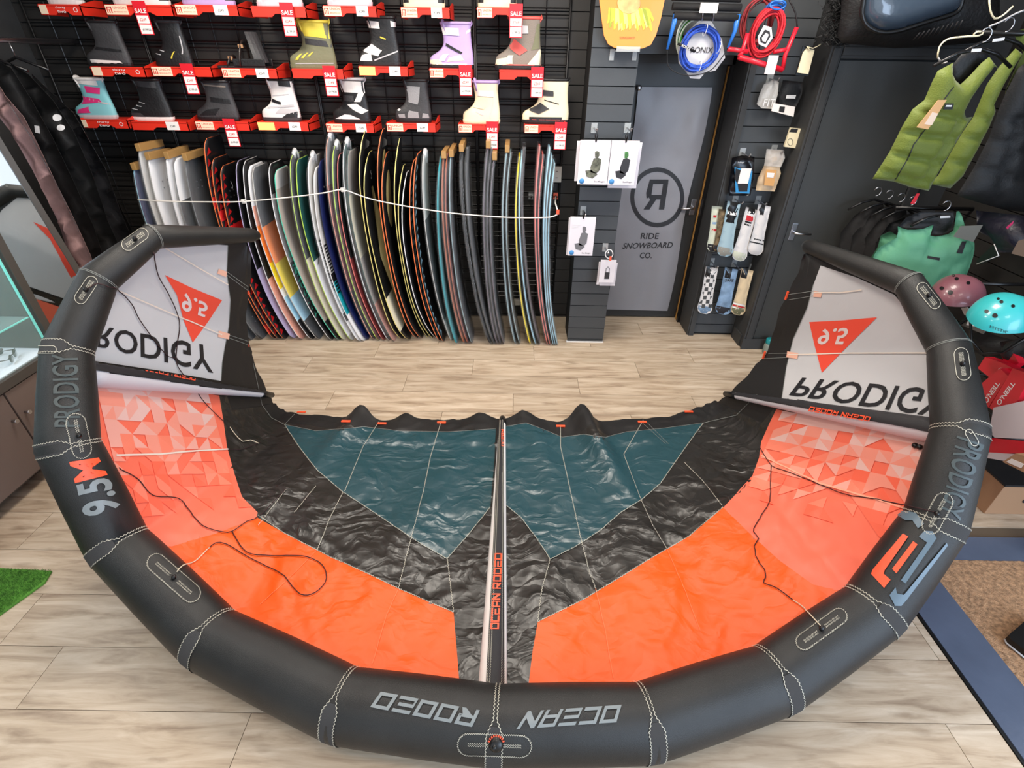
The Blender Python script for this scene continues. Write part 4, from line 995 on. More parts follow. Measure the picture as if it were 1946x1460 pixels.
bP = C3('lilac rim', (190, 180, 216)); bBE = C3('beige', (168, 158, 148)); bGB = C3('blue grey', (138, 164, 172)); bPU = C3('purple grey', (96, 88, 98)); bPK = C3('pink', (226, 124, 118)); bOC = C3('ochre', (214, 192, 130)); bSU = C3('sunset orange', (240, 130, 50))
tape = M('brown parcel tape', (172, 134, 82), rough=0.35); wrap = M('clear plastic wrap', (225, 230, 235), rough=0.12, alpha=0.10, spec=0.8, bump=0.8, bs=25)
def board(tx, ty, bx, by, face, rim, shape, lab, wd=0.40, th=0.014, rock=0.085, opt='', cord_gap=0):
    B = atz(bx, by, 0); y0 = min(B.y, 3.60+0.012*math.sin(bx)); wd = min(wd, 3.908-y0); T_ = aty(tx, ty, y0+0.05); H = T_.z+0.02
    base = Vector((B.x, y0+wd/2, 0)); N = 26; NW = 4
    def hw(s):
        e = min(s, 1-s)
        if shape == 'round': return wd/2*max(0.05, (1-(1-min(1, e/0.2))**2.4))**0.5
        if shape == 'narrow': return wd/2*max(0.05, (1-(1-min(1, e/0.4))**2))**0.5
        k = 0.80+0.20*math.sin(min(1, e/0.45)*pi/2)
        return wd/2*k*(1-max(0, (0.035-e)/0.035)**2*0.30)
    def cx(s): return B.x+(T_.x-B.x)*s-rock*(1-abs(2*s-1)**2.4)+rock*0.12
    S = [0.0, 0.008, 0.02, 0.04]+[0.04+0.92*i/(N-8) for i in range(1, N-7)]+[0.98, 0.992, 1.0]
    mb = MB(); vs = []; K = len(S)
    for s in S:
        w = hw(s); x = cx(s); z = H*s; t = th*(1 if 0.03 < s < 0.97 else 0.6)/2
        for j in range(NW+1):
            f = -1+2*j/NW; vs.append(Vector((x+t*(1-0.55*abs(f)**3), base.y+w*f, z)))
        for j in range(NW+1):
            f = 1-2*j/NW; vs.append(Vector((x-t*(1-0.55*abs(f)**3), base.y+w*f, z)))
    Q = 2*(NW+1)
    def fm(s):
        m = face[0][1]
        for a, mm in face:
            if s >= a: m = mm
        return m
    o = mb.add(vs, [], rim)
    for i in range(K-1):
        for j in range(Q):
            edgeq = (j == NW or j == Q-1)
            m = rim if edgeq else fm((S[i]+S[i+1])/2)
            mb.f.append([i*Q+j, i*Q+(j+1) % Q, (i+1)*Q+(j+1) % Q, (i+1)*Q+j]); mb.m.append(mb.mi(m)); mb.smooth.append(not edgeq)
    for r0, fl in ((0, True), (K-1, False)):
        mb.f.append([r0*Q+j for j in range(Q)][::-1 if fl else 1]); mb.m.append(mb.mi(rim)); mb.smooth.append(False)
    t = thing('board', (base.x, base.y, 0), lab, 'board', 'boards standing in a row along the back wall')
    if 'stripe' in opt: pass
    dk = obj('deck', mb, t)
    def onface(s, f, d=0.002): return Vector((cx(s)+th/2+d, base.y+hw(s)*f, H*s))
    if 'bolt' in opt:
        for s in (0.1, 0.13, 0.84, 0.87):
            for f in (-0.35, 0.0): 
                mb = MB(); mb.box(onface(s, f), (0.004, 0.008, 0.008), steel); obj('insert', mb, t)
    if 'fin' in opt:
        for s in (0.05, 0.93): mb = MB(); mb.prism([onface(s, -.5), onface(s+0.04, -.5), onface(s+0.03, -.5, .03), onface(s+0.012, -.5, .03)], (0, 0.006, 0), blackm); obj('fin', mb, t)
    for key, txt, s, m in (('slash', 'S', 0.9, bW), ('oxfn', 'ONEI', 0.5, bB)):
        if key in opt:
            mb = MB()
            if key == 'slash': text3(mb, txt, onface(s, -0.1, 0.003), (0, 1, 0), (0, 0, 1), m, h=0.06, w=0.035, shear=0.4)
            else: text3(mb, txt, onface(s, -0.45, 0.003), (0, 0, -1), (0, 1, 0), m, h=0.09, w=0.3)
            obj('lettering', mb, t)
    if 'tri' in opt:        # zigzag print along the near side
        mb = MB()
        for k in range(16):
            s = 0.33+k*0.018; mb.add([onface(s, -0.95, .003), onface(s+0.014, -0.95, .003), onface(s+0.005, -0.4, .003)], [(0, 1, 2)], bB if 'tri' in opt else bW)
            mb.add([onface(s+.004, -0.1, .003), onface(s+0.014, -0.1, .003), onface(s+0.009, -0.5, .003)], [(0, 1, 2)], bB)
        obj('zigzag_print', mb, t, kind='stuff')
    if 'mint' in opt:
        mb = MB()
        for k, ch in enumerate('TOHSGNILS'):
            s = 0.18+k*0.045; text3(mb, ch, onface(s, -0.55, 0.003), (0, 0, 1), (0, -1, 0), bMT, h=0.11, w=0.055)
        obj('lettering', mb, t, 'mint lettering')
    if 'flame' in opt:
        mb = MB(); rr = random.Random(int(tx))
        for k in range(22):
            s = 0.04+k*0.042+rr.uniform(0, .01); f = -0.9+rr.uniform(0, 0.25); mb.add([onface(s, -0.97, .003), onface(s+0.035, f, .003), onface(s+0.012, f+0.22, .003)], [(0, 1, 2)], bR if 'red' in opt else bLB)
        obj('flame_print', mb, t, kind='stuff')
    if 'oval' in opt:
        mb = MB(); pts = [onface(0.78+0.14*math.sin(a), 0.02+0.5*math.cos(a), .003) for a in [2*pi*k/24 for k in range(24)]]; mb.poly(pts, bOC); obj('oval_print', mb, t, 'cream oval print', kind=None)
        mb = MB(); rr = random.Random(3)
        for k in range(9): f = -0.3+k*0.08; mb.add([onface(0.72+rr.uniform(0, .08), f, .004), onface(0.86-rr.uniform(0, .06), f, .004), onface(0.8, f+0.05, .004)], [(0, 1, 2)], bB)
        obj('print_strokes', mb, t, kind='stuff')
    if 'stripe' in opt:
        mb = MB(); pts = [onface(s, f, .003) for s, f in ((0.08, -.05), (.5, -.35), (.84, -.12), (.84, .12), (.5, .35), (.08, .12))]; mb.poly(pts, bOC); obj('long_print', mb, t, 'tan tapering print')
    if 'scribble' in opt:
        mb = MB(); rr = random.Random(9)
        for k in range(30): s = 0.32+k*0.018; f = rr.uniform(-.9, -.5); mb.add([onface(s, -0.98, .004), onface(s+0.006, f, .004), onface(s+0.014, f-0.1, .004), onface(s+.01, -0.98, .004)], [(0, 1, 2, 3)], bW)
        obj('brush_print', mb, t, 'white brushed lettering', kind='stuff')
    if 'tape' in opt:
        mb = MB(); z = H; x = cx(1.0); mb.box((x, base.y-0.02, z-0.012), (th*2.2, wd*0.72, 0.045), tape, Matrix.Rotation(0.03*math.sin(tx), 3, 'X'), 0.003); obj('brown_tape', mb, t, 'brown cardboard and tape over the tip')
    if 'wrap' in opt:
        mb = MB(); vs = []
        rr = random.Random(int(tx*7)); n2 = 14
        for i in range(n2+1):
            s = i/n2; w = hw(s)+0.006; x = cx(s); tt = th/2+0.004
            for (fx, fy) in ((1, -1), (1, 0), (1, 1), (-1, 1), (-1, 0), (-1, -1)): vs.append(Vector((x+fx*tt+rr.uniform(-.002, .003), base.y+w*fy*1.0+rr.uniform(-.002, .003), H*s*1.004)))
        mb.add(vs, [(i*6+j, i*6+(j+1) % 6, (i+1)*6+(j+1) % 6, (i+1)*6+j) for i in range(n2) for j in range(6)], wrap, True)
        obj('plastic_wrap', mb, t)
        if 'knot' in opt:
            mb = MB(); kp = onface(0.985, -0.5, 0); mb.sweep([kp, kp+Vector((0, -.01, .03)), kp+Vector((0, .02, .045)), kp+Vector((0, .05, .02)), kp+Vector((0, .06, -.04))], [.01, .014, .016, .012, .004], M('bunched film', (236, 238, 240), rough=0.25, alpha=0.75, bump=0.6, bs=60), n=7); obj('film_knot', mb, t)
    return t
BD = [
 (254,318,405,655,[(0,bN)],bLB,'sq','navy wrapped board half hidden behind a taped carton tip','wrap tape'),
 (263,283,420,655,[(0,bLG)],bG,'sq','grey board in clear plastic with the tallest brown taped tip','wrap tape'),
 (281,300,436,655,[(0,bW)],bLG,'sq','white board with small dark dots and brown taped tip','wrap tape bolt'),
 (316,296,452,655,[(0,bLG),(.45,bW)],bW,'sq','cream rimmed white board with a brown taped tip','wrap tape'),
 (330,308,468,655,[(0,bB),(.8,bW)],bG,'sq','board black below and white above behind the cord','wrap'),
 (352,300,490,652,[(0,bB)],bG,'sq','plain black board in clear plastic with a brown taped tip','wrap tape bolt'),
 (389,270,515,650,[(0,bB),(.06,bR),(.1,bB),(.72,bR),(.76,bB)],bO,'sq','tall black and red board with a white S near the tip','slash flame red bolt'),
 (403,308,527,648,[(0,bB),(.7,bR),(.76,bB)],bO,'sq','black and red board just right of the tallest red one','flame red bolt'),
 (420,322,538,648,[(0,bB),(.66,bR),(.72,bB)],bO,'sq','shorter black and red board with an orange rim','flame red bolt slash'),
 (450,312,555,646,[(0,bP),(.45,bB)],bP,'sq','lilac rimmed board with a black upper half','bolt'),
 (463,312,571,647,[(0,bS),(.4,bB)],bW,'sq','white rimmed board with a salmon lower half',''),
 (472,322,590,648,[(0,bB),(.13,bLB),(.28,bW),(.33,bY),(.5,bSU),(.7,bS),(.8,bW)],bW,'sq','board fading from pale blue through yellow to orange','bolt'),
 (480,325,603,648,[(0,bB),(.13,bLB),(.3,bY),(.5,bSU),(.72,bDG)],bLG,'sq','second fading blue and yellow board, under clear plastic','wrap'),
 (511,318,627,650,[(0,bB),(.22,bDG),(.5,bG),(.85,bB)],bW,'sq','black board with big mint letters down its near side','mint'),
 (522,330,640,652,[(0,bB),(.16,bBE),(.6,bBE),(.9,bLG)],bMT,'sq','beige grey board with a dark foot next to the mint lettered one',''),
 (552,302,648,653,[(0,bC),(.5,bB)],bLM,'sq','lime rimmed board, black over cream','bolt wrap knot'),
 (563,310,664,654,[(0,bLG),(.06,bW),(.52,bDT)],bLM,'sq','white board with a dark green top half and vertical letters','oxfn'),
 (586,307,678,656,[(0,bW),(.12,bB),(.2,bW),(.6,bLG)],bW,'sq','white board with a black zigzag print','tri wrap knot'),
 (597,325,686,656,[(0,bW),(.2,bT),(.42,bB),(.46,bLG)],bW,'sq','pale board with a teal patch and zigzag print','tri'),
 (606,312,694,652,[(0,bN)],bN,'sq','all navy board with a rounded square tip','bolt'),
 (621,268,706,652,[(0,bB),(.3,bM),(.8,bG)],bS,'sq','maroon board in clear plastic with a tall bunched film tip','wrap knot'),
 (633,285,716,652,[(0,bM),(.7,bDG)],bLM,'sq','lime edged maroon and grey board in clear plastic','wrap knot'),
 (642,300,726,653,[(0,bM),(.5,bB)],bPK,'sq','dark board with a pink red rim line',''),
 (653,280,735,654,[(0,bDG),(.6,bDT)],bW,'sq','dark teal board with a white rim under plastic','wrap knot'),
 (660,294,744,656,[(0,bS),(.25,bBE),(.5,bC),(.8,bBE)],bDT,'sq','cream board fading to peach at the foot','wrap'),
 (685,258,757,659,[(0,bB)],bYR,'round','tall black round tipped board with a pale yellow rim','fin'),
 (693,300,771,661,[(0,bB),(.08,bC),(.3,bB)],bYR,'round','black round tipped board with a long tan print','stripe slash'),
 (720,255,786,656,[(0,bB)],bO,'round','tall orange rimmed black board with a cream oval print','oval fin'),
 (728,300,797,652,[(0,bB)],bO,'round','shorter orange rimmed black board with a cream oval print','oval'),
 (753,272,806,652,[(0,bB)],bYR,'narrow','slim black board with a pointed yellow rimmed tip',''),
 (760,325,815,654,[(0,bB)],bYR,'narrow','slim black board, lower of the pointed ones',''),
 (767,338,822,655,[(0,bB)],bW,'narrow','slim black board with a white rim, lowest of the pointed ones',''),
 (783,312,832,655,[(0,bB)],bO,'sq','black board with a bright orange rim and pale flames','flame'),
 (790,300,840,655,[(0,bB)],bO,'sq','black board standing just right of the orange rimmed flame one','flame'),
 (803,302,856,652,[(0,bLG),(.14,bB),(.68,bLG)],bLG,'sq','board with pale grey ends and a black middle in plastic','wrap knot'),
 (835,306,865,661,[(0,bT)],bT,'sq','bright teal edged board seen edge on','wrap'),
 (842,296,880,660,[(0,bCO)],bCO,'sq','copper edged board with a brown taped tip, left one of three','wrap tape'),
 (848,300,887,660,[(0,bM)],bCO,'sq','copper edged board with a brown taped tip, middle one of three','wrap'),
 (856,292,895,660,[(0,bDG)],bGB,'sq','blue grey edged board right of the copper ones with a taped tip','wrap tape'),
 (875,282,929,661,[(0,bB)],bB,'sq','black board with white brushed lettering and a taped tip','wrap tape scribble'),
 (885,288,937,661,[(0,bDG)],bDG,'sq','dark grey board pressed against the white lettered one','wrap'),
 (926,276,943,661,[(0,bPU)],bPU,'sq','purple grey board with a taped tip, left one of three','wrap tape'),
 (932,288,949,661,[(0,bPU)],bDG,'sq','purple grey board, middle one of three','wrap'),
 (938,298,956,661,[(0,bDG)],bPU,'sq','purple grey board, right one of three, lower taped tip','wrap tape'),
 (962,284,978,661,[(0,bGB)],bGB,'sq','blue grey board with a brown taped tip right of the middle of the rack','wrap tape'),
 (968,298,987,661,[(0,bDG)],bGB,'sq','blue grey board standing tight against the taped blue grey one','wrap'),
 (985,306,1007,662,[(0,bY)],bY,'sq','yellow edged board seen edge on','wrap'),
 (990,300,1017,662,[(0,bLB)],bLB,'sq','pale blue edged board beside the yellow edged one','wrap'),
 (994,288,1025,662,[(0,bPU)],bDG,'sq','dark board beside the pale blue edged one','wrap'),
 (1024,286,1040,662,[(0,bPK)],bPK,'sq','pink edged board seen edge on','wrap'),
 (1030,302,1045,663,[(0,bM)],bPK,'sq','dark red board pressed to the pink edged one','wrap'),
 (1043,288,1051,663,[(0,bLB)],bLB,'sq','pale blue edged board, left one of the last three','wrap'),
 (1047,304,1055,663,[(0,bGB)],bLB,'sq','pale blue edged board, middle one of the last three','wrap'),
 (1052,318,1059,663,[(0,bGB)],bLB,'sq','pale blue edged board at the right end of the row','wrap')]
for d in BD: board(*d[:8], opt=d[8], wd=0.36 if d[6] == 'sq' else 0.38, rock=0.09 if d[0] < 800 else 0.06)
# security cord through the rack
cordw2 = M('white elastic cord', (232, 228, 220), rough=0.6)
def px3(pts, y, step=10): return [aty(u, v, y) for u, v in smoothpx(pts, step)]
mb = MB(); mb.sweep(px3([(262,380),(330,383),(400,384),(465,383),(560,374),(620,366),(652,361),(700,377),(760,390),(850,404),(940,412),(1000,414),(1045,413),(1058,408)], 3.50), 0.0042, cordw2, n=6)
tag(obj('elastic_cord', mb), 'white elastic cord stretched across the row of boards', 'cord')
mb = MB()
for (u, v) in ((652,361), (463,383)): 
    for k in range(3): c = aty(u+k*2-2, v, 3.495); mb.sweep([c+Vector((0, 0.004*math.cos(a), 0.012*math.sin(a)))+Vector((0.008*math.sin(2*a), 0, 0)) for a in [2*pi*j/12 for j in range(13)]], 0.003, cordw2, n=5)
tag(obj('cord_knots', mb, kind='stuff'), 'knots tied in the white cord over the boards', 'cord')
# wall hooks for the cord, and sockets
acr = M('clear acrylic', (220, 226, 228), rough=0.08, alpha=0.35, spec=0.9)
for (u, v, d) in ((1009,372,'left'), (1030,372,'middle'), (1056,372,'right, orange backed')):
    p = aty(u, v, 3.93); mb = MB(); mb.box(p, (0.035, 0.004, 0.05), M('orange tag', (232, 92, 60), rough=0.5) if 'orange' in d else acr); mb.sweep([p, p+Vector((0, -.08, 0)), p+Vector((0, -.1, .02))], 0.004, blackm, n=6)
    tag(obj('wall_hook', mb), 'small wall hook at the right end of the boards, %s one' % d, 'hook')
p = aty(1057, 390, 3.6); mb = MB(); mb.sweep([aty(1056, 374, 3.8), aty(1055, 385, 3.65), aty(1059, 398, 3.52), aty(1058, 410, 3.5)], 0.005, cordw2, n=6); mb.box(aty(1060, 403, 3.49), (0.02, 0.01, 0.03), M('orange tag', (232, 92, 60)))
tag(obj('cord_end', mb), 'orange and white clip ending the elastic cord', 'clip')
t = thing('wall_socket', aty(1048, 346, 3.94), 'white double socket plate on the wall behind the last boards', 'socket'); a = aty(1031, 315, 3.935); b = aty(1066, 346, 3.935)
mb = MB(); mb.b2((a.x, 3.915, b.z), (b.x, 3.93, a.z), M('cream plastic', (206, 200, 188), rough=0.4), bev=0.004); obj('plate', mb, t)
for k in (0.25, 0.75):
    for zz in (.3, .7): mb = MB(); x = a.x+(b.x-a.x)*k; z = b.z+(a.z-b.z)*zz; mb.b2((x-.012, 3.911, z-.006), (x+.012, 3.9145, z+.006), M('cream plastic', (206, 200, 188))); mb.b2((x-.008, 3.9105, z-.002), (x+.008, 3.911, z+.002), ink); obj('switch', mb, t)
a = aty(967, 567, 3.94); b = aty(988, 577, 3.94); mb = MB(); mb.b2((a.x, 3.90, b.z), (b.x, 3.94, a.z), M('cream plastic', (206, 200, 188)), bev=0.003); tag(obj('junction_box', mb), 'small white box low on the wall behind the boards', 'socket')
# ================================================================== soft goods helper
def pillow(mb, poly, p0, n, th, mat, step=12, edge=14, grooves=(), gd=0.6, gw=4, back=0.4, wob=0.0, inner=None):
    """cloth volume standing in the plane p0/n: swelling away from its outline, pressed in along quilt lines"""
    P2, F, nb = trimesh(poly, step); n = Vector(n).normalized()
    _cx = sum(q[0] for q in poly)/len(poly); _cy = sum(q[1] for q in poly)/len(poly)
    if p0[0] == 0 and n.x != 0: p0 = aty(_cx, _cy, p0[1])
    if (C-Vector(p0)).dot(n) < 0: n = -n
    A = []; B = []
    for i, (u, v) in enumerate(P2):
        p = atpl(u, v, Vector(p0), n); d = min(dseg((u, v), poly[k-1], poly[k]) for k in range(len(poly))) if i >= nb else 0
        h = th*(1-math.exp(-d/edge))
        for g in grooves:
            dd = min(dseg((u, v), g[k], g[k+1]) for k in range(len(g)-1)); h *= 1-gd*math.exp(-(dd/gw)**2)
        if wob and d > 0: h += wob*noise.noise(p*14)*min(1, d/10)
        A.append(p+n*h); B.append(p-n*h*back-n*0.001)
    m = len(P2); mb.add(A+B, [list(f) for f in F]+[[i+m for i in f][::-1] for f in F]+[(i, (i+1) % nb, (i+1) % nb+m, i+m) for i in range(nb)], mat, True)
def solo(name, lab, cat, mb, group=None): return tag(obj(name, mb), lab, cat, group)
XA, YA, ZA = Vector((1, 0, 0)), Vector((0, 1, 0)), Vector((0, 0, 1))
# ================================================================== BANNER ON THE DOOR
YB = 4.145
cloth = M('grey banner cloth', (132, 132, 138), rough=0.42, bump=0.15, bs=14, var=0.06, vs=2, spec=0.6)
mb = MB(); nu, nv = 30, 60; vs = []
for j in range(nv+1):
    for i in range(nu+1):
        x, y = i/nu, j/nv
        u = (1213*(1-x)+1354*x)*(1-y)+(1150*(1-x)+1267*x)*y+ (3*math.sin(y*9) if i in (0, nu) else 0); v = (165*(1-x)+166*x)*(1-y)+(588*(1-x)+591*x)*y
        vs.append(aty(u, v, YB+0.007*math.sin(x*11+y*3.5+math.sin(y*5))*(0.4+y*0.3)+0.008*noise.noise(Vector((x*4, y*7, 2)))))
mb.add(vs, [(j*(nu+1)+i, j*(nu+1)+i+1, (j+1)*(nu+1)+i+1, (j+1)*(nu+1)+i) for j in range(nv) for i in range(nu)], cloth, True)
BN = mb.bvh(); t = thing('door_banner', aty(1208, 588, YB), 'grey cloth banner with a ringed reversed R hanging on the door', 'banner')
obj('cloth', mb, t)
mb = MB(); ctr = (1249, 375)
N = 48
for k in range(N):
    a0, a1 = 2*pi*k/N, 2*pi*(k+1)/N
    q = [(ctr[0]+r*0.9*math.cos(a), ctr[1]+r*math.sin(a)) for r, a in ((57, a0), (57, a1), (48.5, a1), (48.5, a0))]
    H = [cast(BN, *p) for p in q]
    if all(H): mb.add([h[0]+h[1]*0.0025 for h in H], [(0, 1, 2, 3)], printblack)
obj('ring_print', mb, t)
mb = MB()
def quadp(*q): drape(mb, [tuple(x) for x in q], BN, printblack, 0.0025, 7)
def Z4(x, y): return (1050+x*0.3083, 200+y*0.3083)
quadp(Z4(600,458), Z4(715,458), Z4(712,485), Z4(598,485)); quadp(Z4(682,485), Z4(712,485), Z4(688,643), Z4(655,643))
quadp(Z4(600,458), Z4(622,470), Z4(608,560), Z4(580,575), Z4(577,540)); quadp(Z4(585,553), Z4(690,553), Z4(686,580), Z4(600,580)); quadp(Z4(610,570), Z4(645,572), Z4(597,643), Z4(560,643))
obj('letter_print', mb, t, 'black reversed letter R')
for s, q in (('RIDE', [(1217,454),(1251,454),(1253,443),(1219,443)]), ('SNOWBOARD', [(1182,473),(1277,471),(1280,460),(1186,462)]), ('CO.', [(1215,491),(1238,491),(1240,480),(1217,480)])):
    mb = MB(); drape_text(mb, s, q, BN, printblack, 0.0025, 7, ext=0.012); obj('lettering', mb, t)
mb = MB(); p = aty(1215, 167, YB-0.01); mb.lathe([(0, .006), (.014, .006), (.018, 0)], steel, p, R=Matrix.Rotation(pi/2, 3, 'X')); obj('eyelet', mb, t)
# ================================================================== PACKS ON THE PILLAR
packw = M('white glossy card', (226, 222, 228), rough=0.35); packp = M('pinkish card edge', (206, 190, 190), rough=0.5); bluec = M('blue print', (70, 140, 200), rough=0.5); seatb = M('seat picture black', (44, 44, 48), rough=0.6); camo = M('camouflage picture', (96, 98, 84), rough=0.6, var=0.7, vs=60); camog = M('green camouflage picture', (70, 128, 66), rough=0.6, var=0.6, vs=60); gpic = M('grey picture', (112, 112, 116), rough=0.6)
def hook(u, v, y, lab):
    p = aty(u, v, y); mb = MB(); mb.box(p+Vector((0, -.004, 0)), (0.04, 0.008, 0.06), acr); mb.sweep([p, p+Vector((0, -.13, -.005)), p+Vector((0, -.15, .012))], 0.005, steel, n=8); return solo('display_hook', lab, 'hook', mb, 'display hooks on the slatwall')
hook(1129, 243, 3.68, 'clear and chrome hook on the pillar above the camouflage seat cover pack'); hook(1192, 243, 3.68, 'clear and chrome hook on the pillar above the green seat cover pack')
hook(1108, 400, 3.68, 'hook on the pillar above the single grey seat cover pack'); hook(1150, 470, 3.68, 'hook on the pillar holding the padlock packs')
def seatpack(px, y, m_top, m_low, lab, plain=False):
    (x0, y0, x1, y1) = px; A = aty(x0, y0, y); B = aty(x1, y1, y); bl = aty(x0+1, y1, y)
    x0_, x1_ = A.x, aty(x1, y0, y).x; zt, zb = A.z, B.z; w = x1_-x0_; h = zt-zb
    t = thing('seat_cover_pack', ((x0_+x1_)/2, y, zb), lab, 'package', 'car seat cover packs')
    mb = MB(); mb.b2((x0_, y-0.006, zb), (x1_, y+0.006, zt), packw, bev=0.002); obj('card', mb, t)
    if plain: return t
    def Q(pts, m, dy=0.0075): mb = MB(); mb.prism([(x0_+w*a, y-dy, zt-h*b) for a, b in pts], (0, 0.001, 0), m); return mb
    obj('head_rest_picture', Q([(.50,.25),(.56,.23),(.64,.25),(.66,.33),(.61,.39),(.52,.38)], m_top), t)
    obj('back_rest_picture', Q([(.48,.40),(.62,.38),(.74,.42),(.72,.66),(.62,.74),(.42,.72),(.40,.6)], m_low), t)
    obj('seat_picture', Q([(.24,.68),(.42,.66),(.62,.74),(.66,.76),(.50,.86),(.30,.82)], m_low), t)
    mb = MB(); c = Vector((x0_+w*.15, y-0.0075, zt-h*.92)); mb.lathe([(0, .0015), (.016, .0015), (.017, 0)], bluec, c, R=Matrix.Rotation(pi/2, 3, 'X')); obj('droplet_badge', mb, t)
    mb = MB(); text3(mb, 'Car seat', (x0_+w*.27, y-0.008, zt-h*.19), XA, ZA, white, h=0.012); text3(mb, 'cover', (x0_+w*.22, y-0.008, zt-h*.25), XA, ZA, white, h=0.009)
    text3(mb, 'Surflogic', (x0_+w*.74, y-0.008, zt-h*.93), XA, ZA, ink, h=0.012, w=w*.36); obj('lettering', mb, t, kind='stuff')
    mb = MB(); mb.sweep([(x0_+w*.5, y-0.008, zt-.01), (x0_+w*.46, y-.01, zt+.03), (x0_+w*.5, y-.01, zt+.05), (x0_+w*.54, y-.01, zt+.03), (x0_+w*.5, y-0.008, zt-.01)], 0.004, blackm, n=6); obj('hang_loop', mb, t)
    return t
seatpack((1097,268,1158,345), 3.56, None, None, 'seat cover pack hidden behind the camouflage one', True)
seatpack((1164,270,1221,358), 3.57, None, None, 'seat cover pack hidden behind the green one', True)
seatpack((1103,266,1162,351), 3.53, camo, camo, 'white seat cover pack with a camouflage seat on the pillar')
seatpack((1163,267,1216,352), 3.53, camog, seatb, 'white seat cover pack with a green headrest on the pillar')
seatpack((1081,414,1127,485), 3.57, None, None, 'seat cover pack behind the lower grey seat one', True)
seatpack((1084,412,1133,486), 3.54, gpic, gpic, 'lower white seat cover pack with a grey seat')
for k, (dx, dy, y) in enumerate(((-4, 4, 3.60), (2, 6, 3.58), (0, 0, 3.56))):
    A = aty(1142+dx, 494+dy, y); B = aty(1166+dx, 537+dy, y); t = thing('padlock_pack', ((A.x+B.x)/2, y, B.z), ['rear padlock pack, shifted left', 'middle padlock pack, hanging lowest', 'front padlock pack with a black padlock picture'][k]+' at the pillar edge', 'package', 'padlock packs')
    mb = MB(); mb.b2((A.x, y-.005, B.z), (B.x, y+.004, A.z), packw, bev=0.001); obj('card', mb, t)
    if k == 2:
        c = Vector(((A.x+B.x)/2, y-.007, (A.z+B.z)/2)); mb = MB(); mb.box(c+Vector((0, 0, -.03)), (.035, .002, .05), seatb); obj('padlock_body_picture', mb, t)
        mb = MB(); mb.sweep([c+Vector((-.012, 0, -.01)), c+Vector((-.012, 0, .025)), c+Vector((0, 0, .038)), c+Vector((.012, 0, .025)), c+Vector((.012, 0, -.01))], .0025, gpic, n=5); obj('shackle_picture', mb, t)
mb = MB(); c = aty(1157, 482, 3.54); mb.sweep([c+Vector((.02*math.cos(a)*1.3, -.003*a, .03*math.sin(a))) for a in [pi*k/8 for k in range(20)]], 0.0035, white, n=6); mb.box(c+Vector((.012, -.02, -.03)), (.014, .01, .03), M('orange tag', (232, 92, 60)))
solo('coiled_leash', 'white coiled cord with an orange tab on the lowest pillar hook', 'cord', mb)
# ================================================================== ORANGE BOARD ABOVE THE PILLAR
YO = 3.60
orb = M('orange board base', (238, 146, 60), rough=0.4, coat=0.1); t = thing('wakeboard', aty(1195, 90, YO), 'orange wakeboard with a feathered print standing on a clear bracket', 'wakeboard')
poly = [(1140,-60),(1139,0),(1144,40),(1148,68),(1156,84),(1168,91),(1195,94),(1222,92),(1237,85),(1247,66),(1256,35),(1263,0),(1266,-60)]
mb = MB(); pts = [aty(u, v, YO) for u, v in poly]; mb.prism(pts, (0, 0.016, 0), orb); obj('deck', mb, t)
rr = random.Random(4); fm_ = [M('feather %d' % i, c, rough=0.5) for i, c in enumerate([(226, 206, 60), (190, 196, 60), (236, 220, 120), (150, 160, 50)])]
for k in range(30):
    a = k/29; x = 1160+70*a; yb = 56+rr.uniform(-12, 8)-8*abs(a-.5); mb = MB()
    q = [(x-3, 18+abs(a-.5)*-8), (x+5, 18), (x+6-(.5-a)*14, yb-4), (x+2-(.5-a)*16, yb)]
    mb.prism([aty(u, v, YO-.001-.0003*(k % 3)) for u, v in q], (0, -.0006, 0), fm_[rr.randrange(4)]); obj('feather_print', mb, t)
mb = MB(); cc = [(1195+22*math.cos(a), 6+20*math.sin(a)) for a in [2*pi*k/20 for k in range(20)]]; mb.prism([aty(u, v, YO-.003) for u, v in cc], (0, -.0008, 0), M('peach print', (240, 170, 110), rough=0.5, var=0.3, vs=20)); obj('round_print', mb, t)
mb = MB(); text3(mb, 'SLINGSHOT', aty(1192, 72, YO-.002), XA, ZA, M('orange print', (235, 110, 40)), h=.012); obj('lettering', mb, t)
t = thing('board_bracket', aty(1195, 108, 3.66), 'clear acrylic bracket under the orange wakeboard', 'bracket')
a = aty(1172, 88, YO-.03); b = aty(1216, 94, YO-.03); mb = MB(); mb.b2((a.x, YO-.035, b.z-.012), (b.x, YO-.03, a.z), acr); mb.b2((a.x, YO-.035, b.z-.012), (b.x, 3.68, b.z-.006), acr); obj('tray', mb, t)
for u in (1163, 1206): mb = MB(); p = aty(u, 104, 3.672); mb.box(p, (.028, .008, .06), acr, bev=.003); obj('arm', mb, t)
